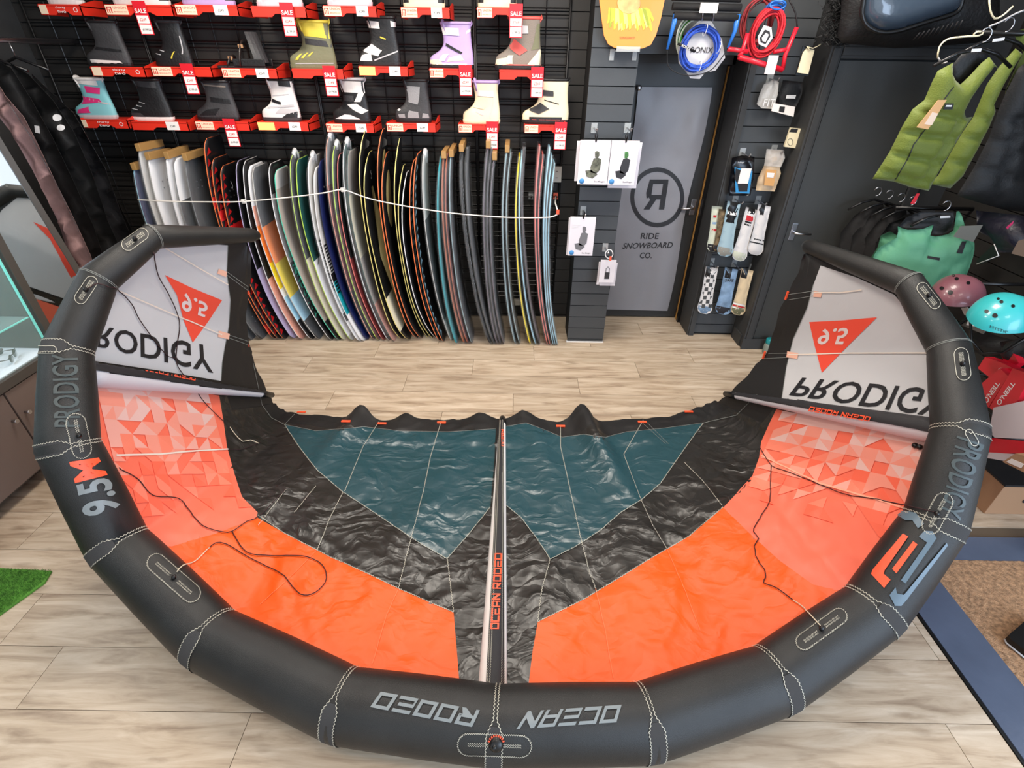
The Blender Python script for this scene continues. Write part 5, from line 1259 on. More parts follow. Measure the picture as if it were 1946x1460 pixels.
# ================================================================== ROPES AND HANDLES
def coil(mb, c, rx, ry, y, m, r=.0055, n=9, sp=.016, seed=1, tilt=0.0):
    rr = random.Random(seed)
    for k in range(n):
        ph = rr.uniform(0, 6); dx, dz, dy = rr.uniform(-sp, sp), rr.uniform(-sp, sp), rr.uniform(-sp, sp)*1.2; o = aty(c[0], c[1], y)
        ex = (aty(c[0]+rx, c[1], y)-o).length; ez = (aty(c[0], c[1]+ry, y)-o).length; pts = []
        for j in range(28):
            a = 2*pi*j/28; q = Vector((ex*math.cos(a)*(1+.02*math.sin(3*a+ph))+dx, dy+.006*math.sin(2*a+ph), ez*math.sin(a)*(1+.02*math.cos(2*a+ph))+dz))
            q = Matrix.Rotation(tilt, 3, 'Y') @ q; pts.append(o+q)
        mb.sweep(pts, r, m, n=6, closed=True)
ropeb = M('blue rope', (44, 84, 190), rough=0.7, bump=0.6, bs=200, var=.3, vs=30); roper = M('red rope', (206, 28, 44), rough=0.6, bump=0.4, bs=200, var=.2, vs=30); ropeg = M('green rope', (70, 176, 60), rough=0.6); ropek = M('black cord', (22, 22, 24), rough=0.6)
gripm = M('black foam grip', (24, 24, 26), rough=0.7, bump=.3, bs=300); bluep = M('blue plastic', (36, 110, 200), rough=0.35)
YR = 3.62
t = thing('tow_rope', aty(1330, 150, YR), 'blue coiled tow rope on a white card with a black handle', 'rope')
mb = MB(); mb.prism([aty(u, v, YR+.03) for u, v in ((1330,38),(1352,40),(1372,75),(1378,110),(1360,134),(1340,138),(1330,150),(1312,149),(1305,138),(1290,120),(1288,90),(1306,60))], (0, .003, 0), M('grey white card', (196, 194, 196), rough=.5)); obj('card', mb, t)
mb = MB(); text3(mb, 'RONIX', aty(1334, 95, YR+.025), XA, ZA, ink, h=.03, w=.13); obj('lettering', mb, t)
mb = MB(); coil(mb, (1332,93), 33, 37, YR, ropeb, n=11, seed=3); obj('coiled_line', mb, t)
mb = MB()
for (u, v) in ((1340,57), (1366,90), (1329,127)): c = aty(u, v, YR-.03); mb.sweep([c+Vector((.004*math.sin(a), .03*math.cos(a), .03*math.sin(a))) for a in [2*pi*k/10 for k in range(11)]], .002, white, n=5)
obj('cable_tie', mb, t, kind='stuff')
mb = MB(); mb.sweep([aty(1280,30,YR-.05), aty(1402,33,YR-.05)], .02, gripm, n=14); o = obj('handle_grip', mb, t)
for pts in ([(1285,27),(1278,55),(1268,94)], [(1402,27),(1397,58),(1383,92)]):
    mb = MB(); mb.sweep([aty(u, v, YR-.05) for u, v in pts], [.017, .012, .007], bluep, n=10); obj('handle_arm', mb, t, 'blue plastic arm')
mb = MB(); mb.sweep([aty(u, v, YR-.045) for u, v in smoothpx([(1268,94),(1270,125),(1290,140),(1320,143),(1350,134),(1370,112),(1383,92)])], .003, ropek, n=5); obj('bridle', mb, t)
mb = MB(); q = [aty(u, v, YR-.04) for u, v in ((1287,80),(1294,86),(1322,95),(1318,100),(1288,88))]; mb.sweep([aty(1288,83,YR-.04), aty(1300,88,YR-.045), aty(1320,98,YR-.04)], [.012, .014, .014], ropek, n=8, flat=.5); text3(mb, 'RONIX', aty(1304,90,YR-.065), Vector((.94, 0, -.34)), Vector((.34, 0, .94)), white, h=.013); obj('velcro_band', mb, t)
t = thing('tow_rope', aty(1310, 110, 3.7), 'green and white tow rope behind the blue coiled one', 'rope')
mb = MB(); coil(mb, (1318,72), 28, 40, 3.70, ropeg, n=4, seed=6, r=.006); coil(mb, (1316,74), 29, 40, 3.69, M('white rope', (206, 214, 200), rough=.6), n=4, seed=8, r=.005); obj('coiled_line', mb, t)
for k, v in enumerate((-6, 12)):
    mb = MB(); mb.sweep([aty(1278,v,YR-.03), aty(1408,v+3,YR-.03)], .019, gripm, n=12); solo('tow_bar', ['black tow handle bar at the top edge above the blue rope', 'black tow handle bar just above the blue armed handle'][k], 'handle', mb)
t = thing('rope_label', aty(1340, 26, YR-.08), 'white price card hanging over the black tow handles', 'label'); mb = MB(); a = aty(1332,5,YR-.09); b = aty(1362,25,YR-.09); mb.b2((a.x, YR-.093, b.z), (b.x, YR-.09, a.z), paper); obj('card', mb, t)
mb = MB(); 
for u in (1336, 1357): mb.sweep([aty(u, 24, YR-.085), aty(u-2, 40, YR-.06)], .003, steel, n=5)
obj('wire_loop', mb, t)
t = thing('tow_rope', aty(1455, 133, YR), 'red coiled tow rope with a red triangular handle', 'rope')
mb = MB(); coil(mb, (1457,62), 26, 40, YR, roper, n=10, seed=5, sp=.014, tilt=.2, r=.007); obj('coiled_line', mb, t)
mb = MB()
redp = M('red plastic handle', (214, 30, 50), rough=.35)
for pts, r in (([(1404,108),(1487,133)], .015), ([(1404,108),(1410,100),(1421,63)], .012), ([(1487,133),(1492,105),(1514,52)], .012), ([(1383,93),(1421,98)], .012), ([(1470,99),(1500,93)], .011)): mb.sweep([aty(u, v, YR-.05) for u, v in pts], r, redp, n=10)
obj('handle', mb, t, 'red handle frame')
mb = MB(); mb.prism([aty(u, v, YR-.03) for u, v in ((1440,70),(1452,48),(1466,52),(1468,72),(1456,90),(1442,84))], (0, .002, 0), white); obj('hexagon_card', mb, t)
mb = MB(); mb.prism([aty(u, v, YR-.034) for u, v in ((1444,72),(1454,56),(1463,60),(1464,70),(1455,84),(1446,80))], (0, .002, 0), ink); mb.prism([aty(u, v, YR-.038) for u, v in ((1448,72),(1456,62),(1461,66),(1455,80),(1449,78))], (0, .002, 0), white); obj('hexagon_logo', mb, t, kind='stuff')
for cpts in ([(1500,0),(1512,25),(1515,52)], [(1418,60),(1425,20),(1450,0)]): mb = MB(); mb.sweep([aty(u, v, YR-.04) for u, v in smoothpx(cpts)], .0045, ropek, n=6); obj('bridle', mb, t)
t = thing('tow_rope', aty(1435, 80, 3.72), 'dark red and blue tow rope behind the red coiled one', 'rope')
mb = MB(); coil(mb, (1437,42), 26, 40, 3.72, M('dark red rope', (150, 44, 48), rough=.6), n=6, seed=11); obj('coiled_line', mb, t); mb = MB(); coil(mb, (1474,12), 15, 8, 3.62, bluep, n=5, seed=12, r=.005); obj('blue_line', mb, t)
a = aty(1461,105,YR-.07); b = aty(1471,141,YR-.07); mb = MB(); mb.b2((a.x, YR-.072, b.z), (b.x, YR-.07, a.z), M('pink white tag', (226, 206, 206), rough=.6)); solo('price_tag', 'narrow pale price tag hanging below the red rope handle', 'tag', mb)
# ================================================================== NICHE COLUMN PRODUCTS
YN = 3.78
bagc = M('clear poly bag', (226, 226, 224), rough=.15, alpha=.35, spec=.9, bump=.8, bs=30)
def flat(name, q, y, m, lab, cat, th=.02, group=None, edge=8, step=10): 
    t = thing(name, aty(sum(p[0] for p in q)/len(q), max(p[1] for p in q), y), lab, cat, group); mb = MB(); pillow(mb, q, (0, y, 0), (0, 1, 0), th, m, step=step, edge=edge); obj('body', mb, t); return t
t = flat('glove_pack', [(1452,160),(1468,152),(1480,156),(1478,180),(1470,207),(1448,206),(1438,198),(1444,178)], YN, M('translucent bag', (196, 194, 190), rough=.2, bump=.5, bs=40), 'pale poly bag with large FIT lettering at the top of the niche', 'package')
mb = MB(); text3(mb, 'FIT', aty(1462, 195, YN-.03), XA, ZA, white, h=.04); obj('lettering', mb, t)
t = flat('glove_pack', [(1488,152),(1526,156),(1524,180),(1512,205),(1482,200),(1480,180)], YN-.02, M('black neoprene', (26, 26, 28), rough=.6, bump=.2, bs=100), 'black neoprene glove pack beside the pale FIT bag', 'package')
mb = MB(); mb.box(aty(1503, 184, YN-.05), (.06, .002, .02), white); obj('logo_patch', mb, t)
t = thing('info_card', aty(1487, 222, YN-.05), 'white card with a small black box hanging under the black glove pack', 'card')
mb = MB(); mb.prism([aty(u, v, YN-.06) for u, v in ((1470,196),(1511,203),(1508,222),(1466,211))], (0, .004, 0), paper); obj('card', mb, t); mb = MB(); mb.prism([aty(u, v, YN-.062) for u, v in ((1482,202),(1492,203),(1490,214),(1480,212))], (0, .001, 0), ink); obj('print', mb, t)
t = thing('swing_tag', aty(1530, 142, 3.66), 'cream swing tag with a looped string beside the store room frame', 'tag')
mb = MB(); mb.prism([aty(u, v, 3.60) for u, v in ((1533,92),(1548,95),(1536,141),(1515,138),(1526,100))], (0, .006, 0), crm); obj('card', mb, t)
mb = MB(); mb.prism([aty(u, v, 3.61) for u, v in ((1526,87),(1548,88),(1536,145),(1512,143))], (0, .006, 0), blackm); obj('backing', mb, t); mb = MB(); mb.sweep([aty(u, v, 3.59) for u, v in smoothpx([(1540,96),(1533,88),(1545,92),(1560,84)])], .003, crm, n=5); obj('string', mb, t)
t = thing('small_pack', aty(1505, 282, 3.72), 'cream card with a black top and a line drawing on the niche edge', 'package')
mb = MB(); a = [(1503,243),(1524,245),(1514,282),(1491,279)]; mb.prism([aty(u, v, 3.70) for u, v in a], (0, .02, 0), crm); obj('card', mb, t); mb = MB(); mb.prism([aty(u, v, 3.698) for u, v in ((1504,244),(1517,245),(1514,252),(1500,251))], (0, .001, 0), ink); mb.sweep([aty(1502+5*math.cos(x), 270+7*math.sin(x), 3.697) for x in [pi*k/5 for k in range(10)]], .0012, ink, n=4, closed=True); obj('print', mb, t, kind='stuff')
t = flat('strap_pack', [(1391,300),(1410,295),(1434,298),(1432,340),(1426,372),(1386,372),(1384,360),(1388,330)], YN, M('black glossy pack', (18, 18, 22), rough=.25), 'black pack with blue printing in the niche', 'package')
mb = MB(); mb.prism([aty(u, v, YN-.028) for u, v in ((1396,318),(1430,325),(1424,368),(1398,366))], (0, .001, 0), M('bright blue print', (40, 140, 200), rough=.4)); obj('blue_panel', mb, t)
mb = MB(); mb.prism([aty(u, v, YN-.03) for u, v in ((1398,320),(1410,324),(1402,350),(1396,340))], (0, .001, 0), ink); mb.prism([aty(u, v, YN-.03) for u, v in ((1402,350),(1422,348),(1420,364),(1404,364))], (0, .001, 0), ink); obj('blue_panel_picture', mb, t, kind='stuff')
mb = MB(); mb.b2(aty(1409,320,YN-.033), aty(1421,349,YN-.031), paper); obj('white_sticker', mb, t); mb = MB(); text3(mb, 'Surflogic', aty(1408, 309, YN-.03), XA, ZA, white, h=.012); obj('lettering', mb, t)
t = flat('bagged_cover', [(1458,284),(1488,286),(1490,300),(1482,318),(1484,330),(1472,364),(1436,362),(1440,340),(1452,315)], YN-.03, M('bagged cardboard', (206, 180, 146), rough=.5), 'clear bag holding a tan card insert, right side of the niche', 'package')
mb = MB(); pillow(mb, [(1457,283),(1489,285),(1492,300),(1484,318),(1452,315)], (0, YN-.05, 0), (0, 1, 0), .02, bagc, step=9); obj('bag_top', mb, t)
mb = MB(); mb.prism([aty(u, v, YN-.062) for u, v in ((1456,322),(1476,324),(1470,354),(1452,352))], (0, .001, 0), M('orange tan print', (214, 160, 96), rough=.5)); obj('orange_panel', mb, t); mb = MB(); mb.prism([aty(u, v, YN-.064) for u, v in ((1458,328),(1472,329),(1470,338),(1457,337))], (0, .001, 0), paper); obj('label', mb, t)
for (u, v, l) in ((1410,290,'above the black and blue pack'), (1470,284,'above the clear bagged insert'), (1397,378,'above the patterned socks'), (1440,380,'above the white socks'), (1352,497,'above the checkered sock'), (1395,500,'above the blue sock'), (1428,508,'above the cream sock'), (1462,150,'above the FIT bag')): hook(u, v, 3.85, 'wall hook in the niche '+l)
sockw = M('white knit', (226, 222, 220), rough=.85, bump=.3, bs=300); sockc = M('cream knit', (226, 202, 164), rough=.85, bump=.3, bs=300); sockb = M('tie dye blue knit', (128, 156, 186), rough=.85, var=.35, vs=14); sockk = M('dark knit', (44, 44, 50), rough=.85); sockcamo = M('camouflage knit', (104, 88, 64), rough=.85, var=.7, vs=40); sockl = M('pale blue knit', (160, 186, 196), rough=.85); sockg = M('pale green knit', (206, 210, 190), rough=.85); sr_ = M('red knit stripe', (190, 40, 50), rough=.85)
def sock(px, y, m, foot, lab, bands=(), th=.022):
    """px: centre line top, bottom and width; a folded pair with the toe curling at the bottom"""
    (u0, v0), (u1, v1), w = px; L = math.hypot(u1-u0, v1-v0); dx, dy = (u1-u0)/L, (v1-v0)/L; nx, ny = -dy, dx
    pr = [(0, .5), (.55, .48), (.75, .54), (.88, .62), (.96, .5), (1, .25)]
    Lf = [(u0+dx*L*s-nx*w*k, v0+dy*L*s-ny*w*k) for s, k in pr]; Rt = [(u0+dx*L*s+nx*w*k*.8, v0+dy*L*s+ny*w*k*.8) for s, k in pr]
    t = thing('socks', aty(u1, v1, y), lab, 'socks', 'socks hanging in the niche')
    mb = MB(); pillow(mb, Lf+Rt[::-1], (0, y, 0), (0, 1, 0), th, m, step=7, edge=5); obj('leg', mb, t); bv = mb.bvh()
    def strip(s0, s1, mm, nm, f=(-.5, .42)):
        mb = MB(); q = [(u0+dx*L*s+nx*w*k, v0+dy*L*s+ny*w*k) for s, k in ((s0, f[0]), (s1, f[0]), (s1, f[1]), (s0, f[1]))]; drape(mb, q, bv, mm, .0018, 5); 
        if mb.f: obj(nm, mb, t)
    if foot: strip(.84, .99, foot, 'toe')
    for b in bands: strip(*b)
    return t
K_ = blackm
sock(((1362,392),(1353,478),22), YN, sockg, sockk, 'multicoloured patterned socks at the left of the upper sock row', [(.2, .25, sr_, 'band'), (.35, .4, sockb, 'band'), (.5, .55, sr_, 'band')])
sock(((1376,398),(1366,480),24), YN-.03, sockcamo, sockk, 'brown camouflage socks in the upper sock row')
sock(((1394,384),(1374,487),28), YN-.06, sockl, M('grey toe knit', (150, 148, 140), rough=.85), 'pale blue socks on a black card in the upper sock row', [(0, .38, K_, 'header_card'), (.18, .24, paper, 'header_print')])
sock(((1428,396),(1401,495),26), YN-.05, sockw, sockg, 'white socks with a red and black cuff', [(0, .1, K_, 'header_card'), (.14, .24, sr_, 'red_band'), (.25, .28, K_, 'black_band'), (.3, .33, K_, 'black_band')])
sock(((1452,390),(1432,484),27), YN-.07, sockw, sockw, 'white socks with two black stripes above the foot', [(0, .2, K_, 'header_card', (-.1, .42)), (.68, .705, K_, 'black_band'), (.75, .775, K_, 'black_band')])
t = sock(((1352,508),(1336,596),26), YN, sockw, sockb, 'black and white checkered socks in the lower sock row', [(.0, .22, K_, 'header_card', (0, .35))])
b_ = [c for c in t.children if c.name.startswith('leg')][0]
mb = MB(); bvv = BVHTree.FromPolygons([tuple(v.co+ORG[t.name]) for v in b_.data.vertices], [list(p.vertices) for p in b_.data.polygons])
for r in range(9):
    for c in range(4):
        if (r+c) % 2:
            y_ = 514+r*8; x_ = 1340+c*6.5-(y_-508)*.18; drape(mb, [(x_, y_), (x_+6.5, y_), (x_+5.5, y_+7), (x_-1, y_+7)], bvv, M('grey check', (70, 72, 74), rough=.85), .002, 4)
obj('check_pattern', mb, t, kind='stuff')
t = sock(((1389,510),(1371,597),28), YN-.03, sockb, sockk, 'tie dye blue socks with SAFE lettering in the lower sock row', [(.0, .22, K_, 'header_card', (-.1, .3))])
mb = MB(); text3(mb, 'SAFE', aty(1386, 533, YN-.058), XA, ZA, ink, h=.024, ext=.02); obj('lettering', mb, t)
sock(((1420,512),(1399,598),25), YN-.06, sockc, olv, 'cream socks with a red and white striped ankle', [(0, .2, K_, 'header_card', (-.1, .35)), (.76, .79, white, 'white_band'), (.8, .83, sr_, 'red_band'), (.84, .87, white, 'white_band')])
# ================================================================== RIGHT SIDE: BAG, VESTS, TOPS
vestm = M('green quilted neoprene', (94, 108, 22), rough=.62, bump=.25, bs=160, sheen=.2); blackn = M('black neoprene', (26, 26, 28), rough=.6, bump=.2, bs=100); blackq = M('black quilted neoprene', (25, 26, 28), rough=.6, bump=.2, bs=120); hangm = M('black hanger plastic', (16, 16, 18), rough=.3)
def rail(a, b, lab): mb = MB(); mb.sweep([a, b], .012, hangm, n=10); return solo('wall_rail', lab, 'rail', mb)
pa = aty(1905, 55, 2.9)
rail(aty(1850, 62, 3.0), (XR, 3.0, aty(1850, 62, 3.0).z), 'black rail arm carrying the green vests'); rail(aty(1700, 395, 3.35), (XR, 3.35, aty(1700, 395, 3.35).z), 'black rail arm carrying the black and mint tops')
def hanger(mb, u, v, y, w=.36):
    c = aty(u, v, y); mb.sweep([c+Vector((-w/2, 0, -.07)), c+Vector((-w/4, 0, -.02)), c, c+Vector((w/4, 0, -.02)), c+Vector((w/2, 0, -.07))], .008, hangm, n=6)
    mb.sweep([c+Vector((.025*math.cos(a), 0, .05+.028*math.sin(a))) for a in [-pi/2+pi*k/8*1.4 for k in range(9)]], .003, steel, n=5)
v1 = [(1812,121),(1800,133),(1783,138),(1776,146),(1768,165),(1755,192),(1732,208),(1712,240),(1690,285),(1672,318),(1658,340),(1680,344),(1698,347),(1730,356),(1765,362),(1779,335),(1800,295),(1824,255),(1840,222),(1846,215),(1833,216),(1833,205),(1845,185),(1862,165),(1880,128),(1888,118),(1880,107),(1868,118),(1850,132),(1826,160),(1815,150)]
v1 = [(1812,119),(1782,135),(1772,155),(1757,190),(1734,208),(1715,240),(1690,290),(1658,340),(1698,345),(1730,356),(1765,363),(1782,330),(1806,290),(1829,250),(1848,222),(1836,224),(1832,212),(1844,188),(1864,160),(1890,125),(1898,132),(1880,108),(1865,120),(1845,142),(1825,161),(1815,152),(1809,138)]
gl = [[(1734,210),(1780,218),(1815,222),(1846,226)],[(1708,248),(1750,256),(1790,262),(1830,262)],[(1688,290),(1725,298),(1768,306),(1802,306)],[(1672,325),(1700,332),(1740,342),(1775,348)],[(1815,225),(1795,262),(1768,305),(1742,350)]]
YV = 2.75
t = thing('impact_vest', aty(1740, 362, YV), 'front green quilted impact vest with a tan swing tag', 'vest', 'green quilted vests')
mb = MB(); pillow(mb, v1, (0, YV, 0), (0, 1, 0), .055, vestm, step=8, edge=10, grooves=gl, gd=.8, gw=4); obj('shell', mb, t)

vb = MB(); pillow(vb, v1, (0, YV, 0), (0, 1, 0), .055, vestm, step=8, edge=10, grooves=gl, gd=.8, gw=4); VB = vb.bvh()
mb = MB(); drape_line(mb, [(1699,346),(1728,296),(1736,275),(1758,246),(1775,215),(1812,165)], VB, ink, .005, .002); obj('zip', mb, t)
mb = MB(); pillow(mb, [(1812,121),(1809,138),(1816,152),(1826,160),(1846,141),(1866,119),(1882,108),(1872,98),(1850,92),(1830,100)], (0, YV+.05, 0), (0, 1, 0), .01, blackn, step=9); obj('lining', mb, t)
mb = MB(); mb.prism([aty(u, v, YV-.07) for u, v in ((1783,190),(1799,190),(1764,246),(1742,242))], (0, .002, 0), M('tan swing tag', (222, 172, 116), rough=.6)); o = obj('swing_tag', mb, t)
mb = MB(); mb.prism([aty(u, v, YV-.0715) for u, v in ((1772,213),(1783,216),(1771,238),(1757,236))], (0, .001, 0), M('pink white print', (240, 214, 190), rough=.6)); obj('tag_print', mb, o)
mb = MB(); mb.prism([aty(u, v, YV-.063) for u, v in ((1797,197),(1813,197),(1810,208),(1793,208))], (0, .003, 0), blackn); mb.prism([aty(u, v, YV-.0645) for u, v in ((1799,200),(1809,200),(1808,203),(1797,203))], (0, .001, 0), white); obj('logo_patch', mb, t)
mb = MB(); hanger(mb, 1862, 92, YV+.03); mb.prism([aty(u, v, YV-.01) for u, v in ((1848,93),(1866,92),(1864,98),(1846,99))], (0, .002, 0), white); solo('clothes_hanger', 'black hanger with a pale label in the front green vest', 'hanger', mb)
v2 = [(1943,102),(1930,92),(1918,105),(1898,128),(1876,160),(1850,222),(1829,252),(1806,292),(1784,332),(1768,350),(1806,358),(1830,335),(1860,280),(1885,230),(1892,212),(1889,200),(1905,165),(1925,130)]
t = thing('impact_vest', aty(1800, 350, YV+.12), 'second green quilted vest, half hidden behind the front one', 'vest', 'green quilted vests')
mb = MB(); pillow(mb, v2, (0, YV+.13, 0), (0, 1, 0), .05, vestm, step=9, edge=10, grooves=[[(1840,222),(1892,230)],[(1820,262),(1872,262)],[(1795,305),(1850,310)]], gd=.8); obj('shell', mb, t)
mb = MB(); hanger(mb, 1905, 72, YV+.15); mb.prism([aty(u, v, YV+.1) for u, v in ((1888,74),(1910,71),(1908,77),(1886,80))], (0, .002, 0), white); solo('clothes_hanger', 'black hanger with a pale label in the second green vest', 'hanger', mb)
mb = MB(); pillow(mb, [(1925,62),(1960,50),(1960,110),(1940,150),(1915,200),(1905,205),(1912,170),(1930,130),(1945,100)], (0, YV+.26, 0), (0, 1, 0), .05, vestm, step=10); solo('impact_vest', 'third green vest at the top right edge behind black straps', 'vest', mb, 'green quilted vests')
mb = MB(); pillow(mb, [(1960,110),(1935,130),(1912,175),(1895,215),(1880,260),(1850,320),(1818,372),(1860,385),(1905,398),(1960,405)], (0, YV+.18, 0), (0, 1, 0), .06, blackq, step=12, edge=14, grooves=[[(1890,225),(1960,235)],[(1870,270),(1960,285)],[(1845,320),(1960,340)],[(1925,220),(1880,390)]], gd=.5); solo('impact_vest', 'black quilted vest at the right edge below the green ones', 'vest', mb)
# mint and black tops
mintm = M('mint softshell', (92, 160, 124), rough=.55, bump=.08, bs=100)
YJ = 3.0
for k, (dx, dy, y) in enumerate(((-118, -58, 3.5), (-96, -52, 3.44), (-74, -46, 3.38), (-52, -40, 3.32))):
    base = [(1760,430),(1790,412),(1812,408),(1826,420),(1838,470),(1830,540),(1790,600),(1720,620),(1690,560),(1700,480)]
    base = [(1742,438),(1772,418),(1796,415),(1800,440),(1792,480),(1775,540),(1740,600),(1715,590),(1705,540),(1716,470)]
    mb = MB(); pillow(mb, [(u+dx+0, v+dy+30) for u, v in base], (0, y, 0), (.45, 1, 0), .05, M('black jersey', (27, 27, 29), rough=.8, bump=.3, bs=30), step=14, edge=16, wob=.02)
    solo('black_top', ['black hooded top nearest the store room door', 'second black top from the store room door', 'third black top from the store room door', 'black top just left of the mint ones'][k], 'top', mb, 'black tops on the right rail')
    mb = MB(); hanger(mb, 1780+dx, 425+dy+12, y+.02, .3); solo('clothes_hanger', 'black hanger in the '+['leftmost', 'second', 'third', 'fourth'][k]+' black top', 'hanger', mb)
t = thing('softshell_top', aty(1720, 560, 3.15), 'rear mint green top with a black lined collar', 'top', 'mint green tops'); mb = MB()
pillow(mb, [(1674,448),(1692,440),(1712,452),(1710,500),(1700,560),(1640,520),(1655,490),(1668,470)], (0, 3.16, 0), (.3, 1, 0), .05, mintm, step=11, edge=12); obj('body', mb, t); mb = MB(); pillow(mb, [(1676,445),(1690,425),(1720,412),(1724,440),(1700,452)], (0, 3.2, 0), (.3, 1, 0), .02, blackn, step=10); obj('collar_lining', mb, t)
t = thing('softshell_top', aty(1790, 620, YJ), 'front mint green top with a small black chest label', 'top', 'mint green tops'); mb = MB()
mp_ = [(1706,430),(1725,437),(1755,435),(1774,428),(1768,448),(1790,448),(1812,438),(1818,402),(1828,410),(1840,450),(1852,462),(1849,490),(1838,520),(1826,560),(1800,560),(1770,600),(1700,600),(1660,540),(1656,500),(1672,470),(1704,452)]
mp_ = [p for i, p in enumerate(smoothpx(mp_+[mp_[0]], 14)[:-1])]
pillow(mb, mp_, (0, YJ, 0), (.25, 1, 0), .07, mintm, step=9, edge=14, grooves=[[(1774,450),(1760,475),(1755,482)],[(1840,480),(1800,505),(1780,530)]], gd=.25, wob=.015); obj('body', mb, t); JB = mb.bvh()
mb = MB(); pillow(mb, [(1706,432),(1722,414),(1750,402),(1790,402),(1815,402),(1812,436),(1790,446),(1770,446),(1774,428),(1750,434)], (0, YJ+.03, 0), (.25, 1, 0), .03, blackn, step=9); obj('collar_lining', mb, t)
for q, nm in (([(1763,486),(1786,490),(1785,495),(1762,491)], 'chest_label'), ([(1828,459),(1836,459),(1828,482),(1817,481)], 'sleeve_tab')): mb = MB(); drape(mb, q, JB, ink, .003, 5); obj(nm, mb, t)
mb = MB(); hanger(mb, 1790, 408, YJ+.02, .3); mb.prism([aty(u, v, YJ-.02) for u, v in ((1787,411),(1806,410),(1806,414),(1787,415))], (0, .001, 0), white); solo('clothes_hanger', 'black hanger with a pale label in the front mint top', 'hanger', mb)
mb = MB(); mb.prism([aty(u, v, 2.9) for u, v in ((1826,430),(1868,428),(1850,460),(1812,450))], (0, .003, 0), M('grey swing tag', (128, 126, 118), rough=.7)); solo('swing_tag', 'grey swing tag hanging right of the mint collar', 'tag', mb)
mb = MB(); mb.prism([aty(u, v, 2.85) for u, v in ((1743,368),(1748,368),(1738,388),(1731,387))], (0, .003, 0), redd); solo('red_tag', 'small red tag on the rail below the green vests', 'tag', mb)
# dark bag with a window + fluffy garment
t = thing('gear_bag', aty(1750, 70, 3.35), 'dark wheeled board bag with a glossy rounded panel at the top right', 'bag')
bagw = M('glossy slate panel', (56, 68, 82), rough=.18, coat=.6, bump=.1, bs=20); bp_ = [(1640,-30),(1641,0),(1638,25),(1644,45),(1660,57),(1680,62),(1710,58),(1760,42),(1812,26),(1826,10),(1832,-30)]
mb = MB(); pillow(mb, bp_, (0, 3.25, 0), (0, 1, 0), .06, bagw, step=14, edge=10); obj('glossy_panel', mb, t)
mb = MB(); mb.sweep([aty(u, v, 3.235) for u, v in smoothpx(bp_)], .012, blackm, n=8); obj('piping', mb, t)
mb = MB(); pillow(mb, [(1600,-40),(1598,30),(1590,70),(1600,82),(1700,92),(1800,86),(1880,80),(1900,40),(1900,-40)], (0, 3.42, 0), (0, 1, 0), .08, M('black nylon', (20, 20, 22), rough=.5, bump=.3, bs=60), step=22, edge=20, wob=.02); obj('bag_body', mb, t)
for k in range(10): mb = MB(); mb.sweep([aty(1748+k*9, 62-k*2.6, 3.25), aty(1735+k*9.4, 76-k*2.2, 3.30)], .0035, M('grey rib', (70, 70, 72), rough=.4), n=5); obj('grille_rib', mb, t)
mb = MB(); rr = random.Random(2)
for k in range(1500):
    u = rr.gauss(1592, 13); v = rr.uniform(-20, 84); u += (40-v)*.12; p = aty(u, v, 3.48+rr.uniform(-.05, .05)); d = Vector((rr.uniform(-1, .6), rr.uniform(-1, .3), rr.uniform(-1, .5))).normalized()*.035
    s = d.orthogonal().normalized()*.003; mb.add([p-s, p+s, p+d], [(0, 1, 2)], M('black fur', (18, 18, 19), rough=.8))
solo('fur_trim', 'black fluffy fur hanging left of the glossy dark bag', 'fur', mb)
# tangle of straps top right
for k, (pts, m) in enumerate((([(1782,110),(1785,90),(1800,75),(1830,70),(1860,68),(1868,62),(1858,60),(1850,66)], crm), ([(1880,0),(1882,20),(1890,35),(1905,30),(1925,12)], crm), ([(1782,108),(1790,120),(1800,118)], lgr), ([(1880,50),(1900,42),(1930,26),(1946,20)], lgr))):
    mb = MB(); mb.sweep([aty(u, v, 2.9) for u, v in smoothpx(pts)], .004, m, n=6); solo('tag_string', ['looped cream string left of the green vest hangers', 'cream string hanging from the top right corner', 'short pale wire hook beside the first vest hanger', 'pale wire along the top right edge'][k], 'string', mb)
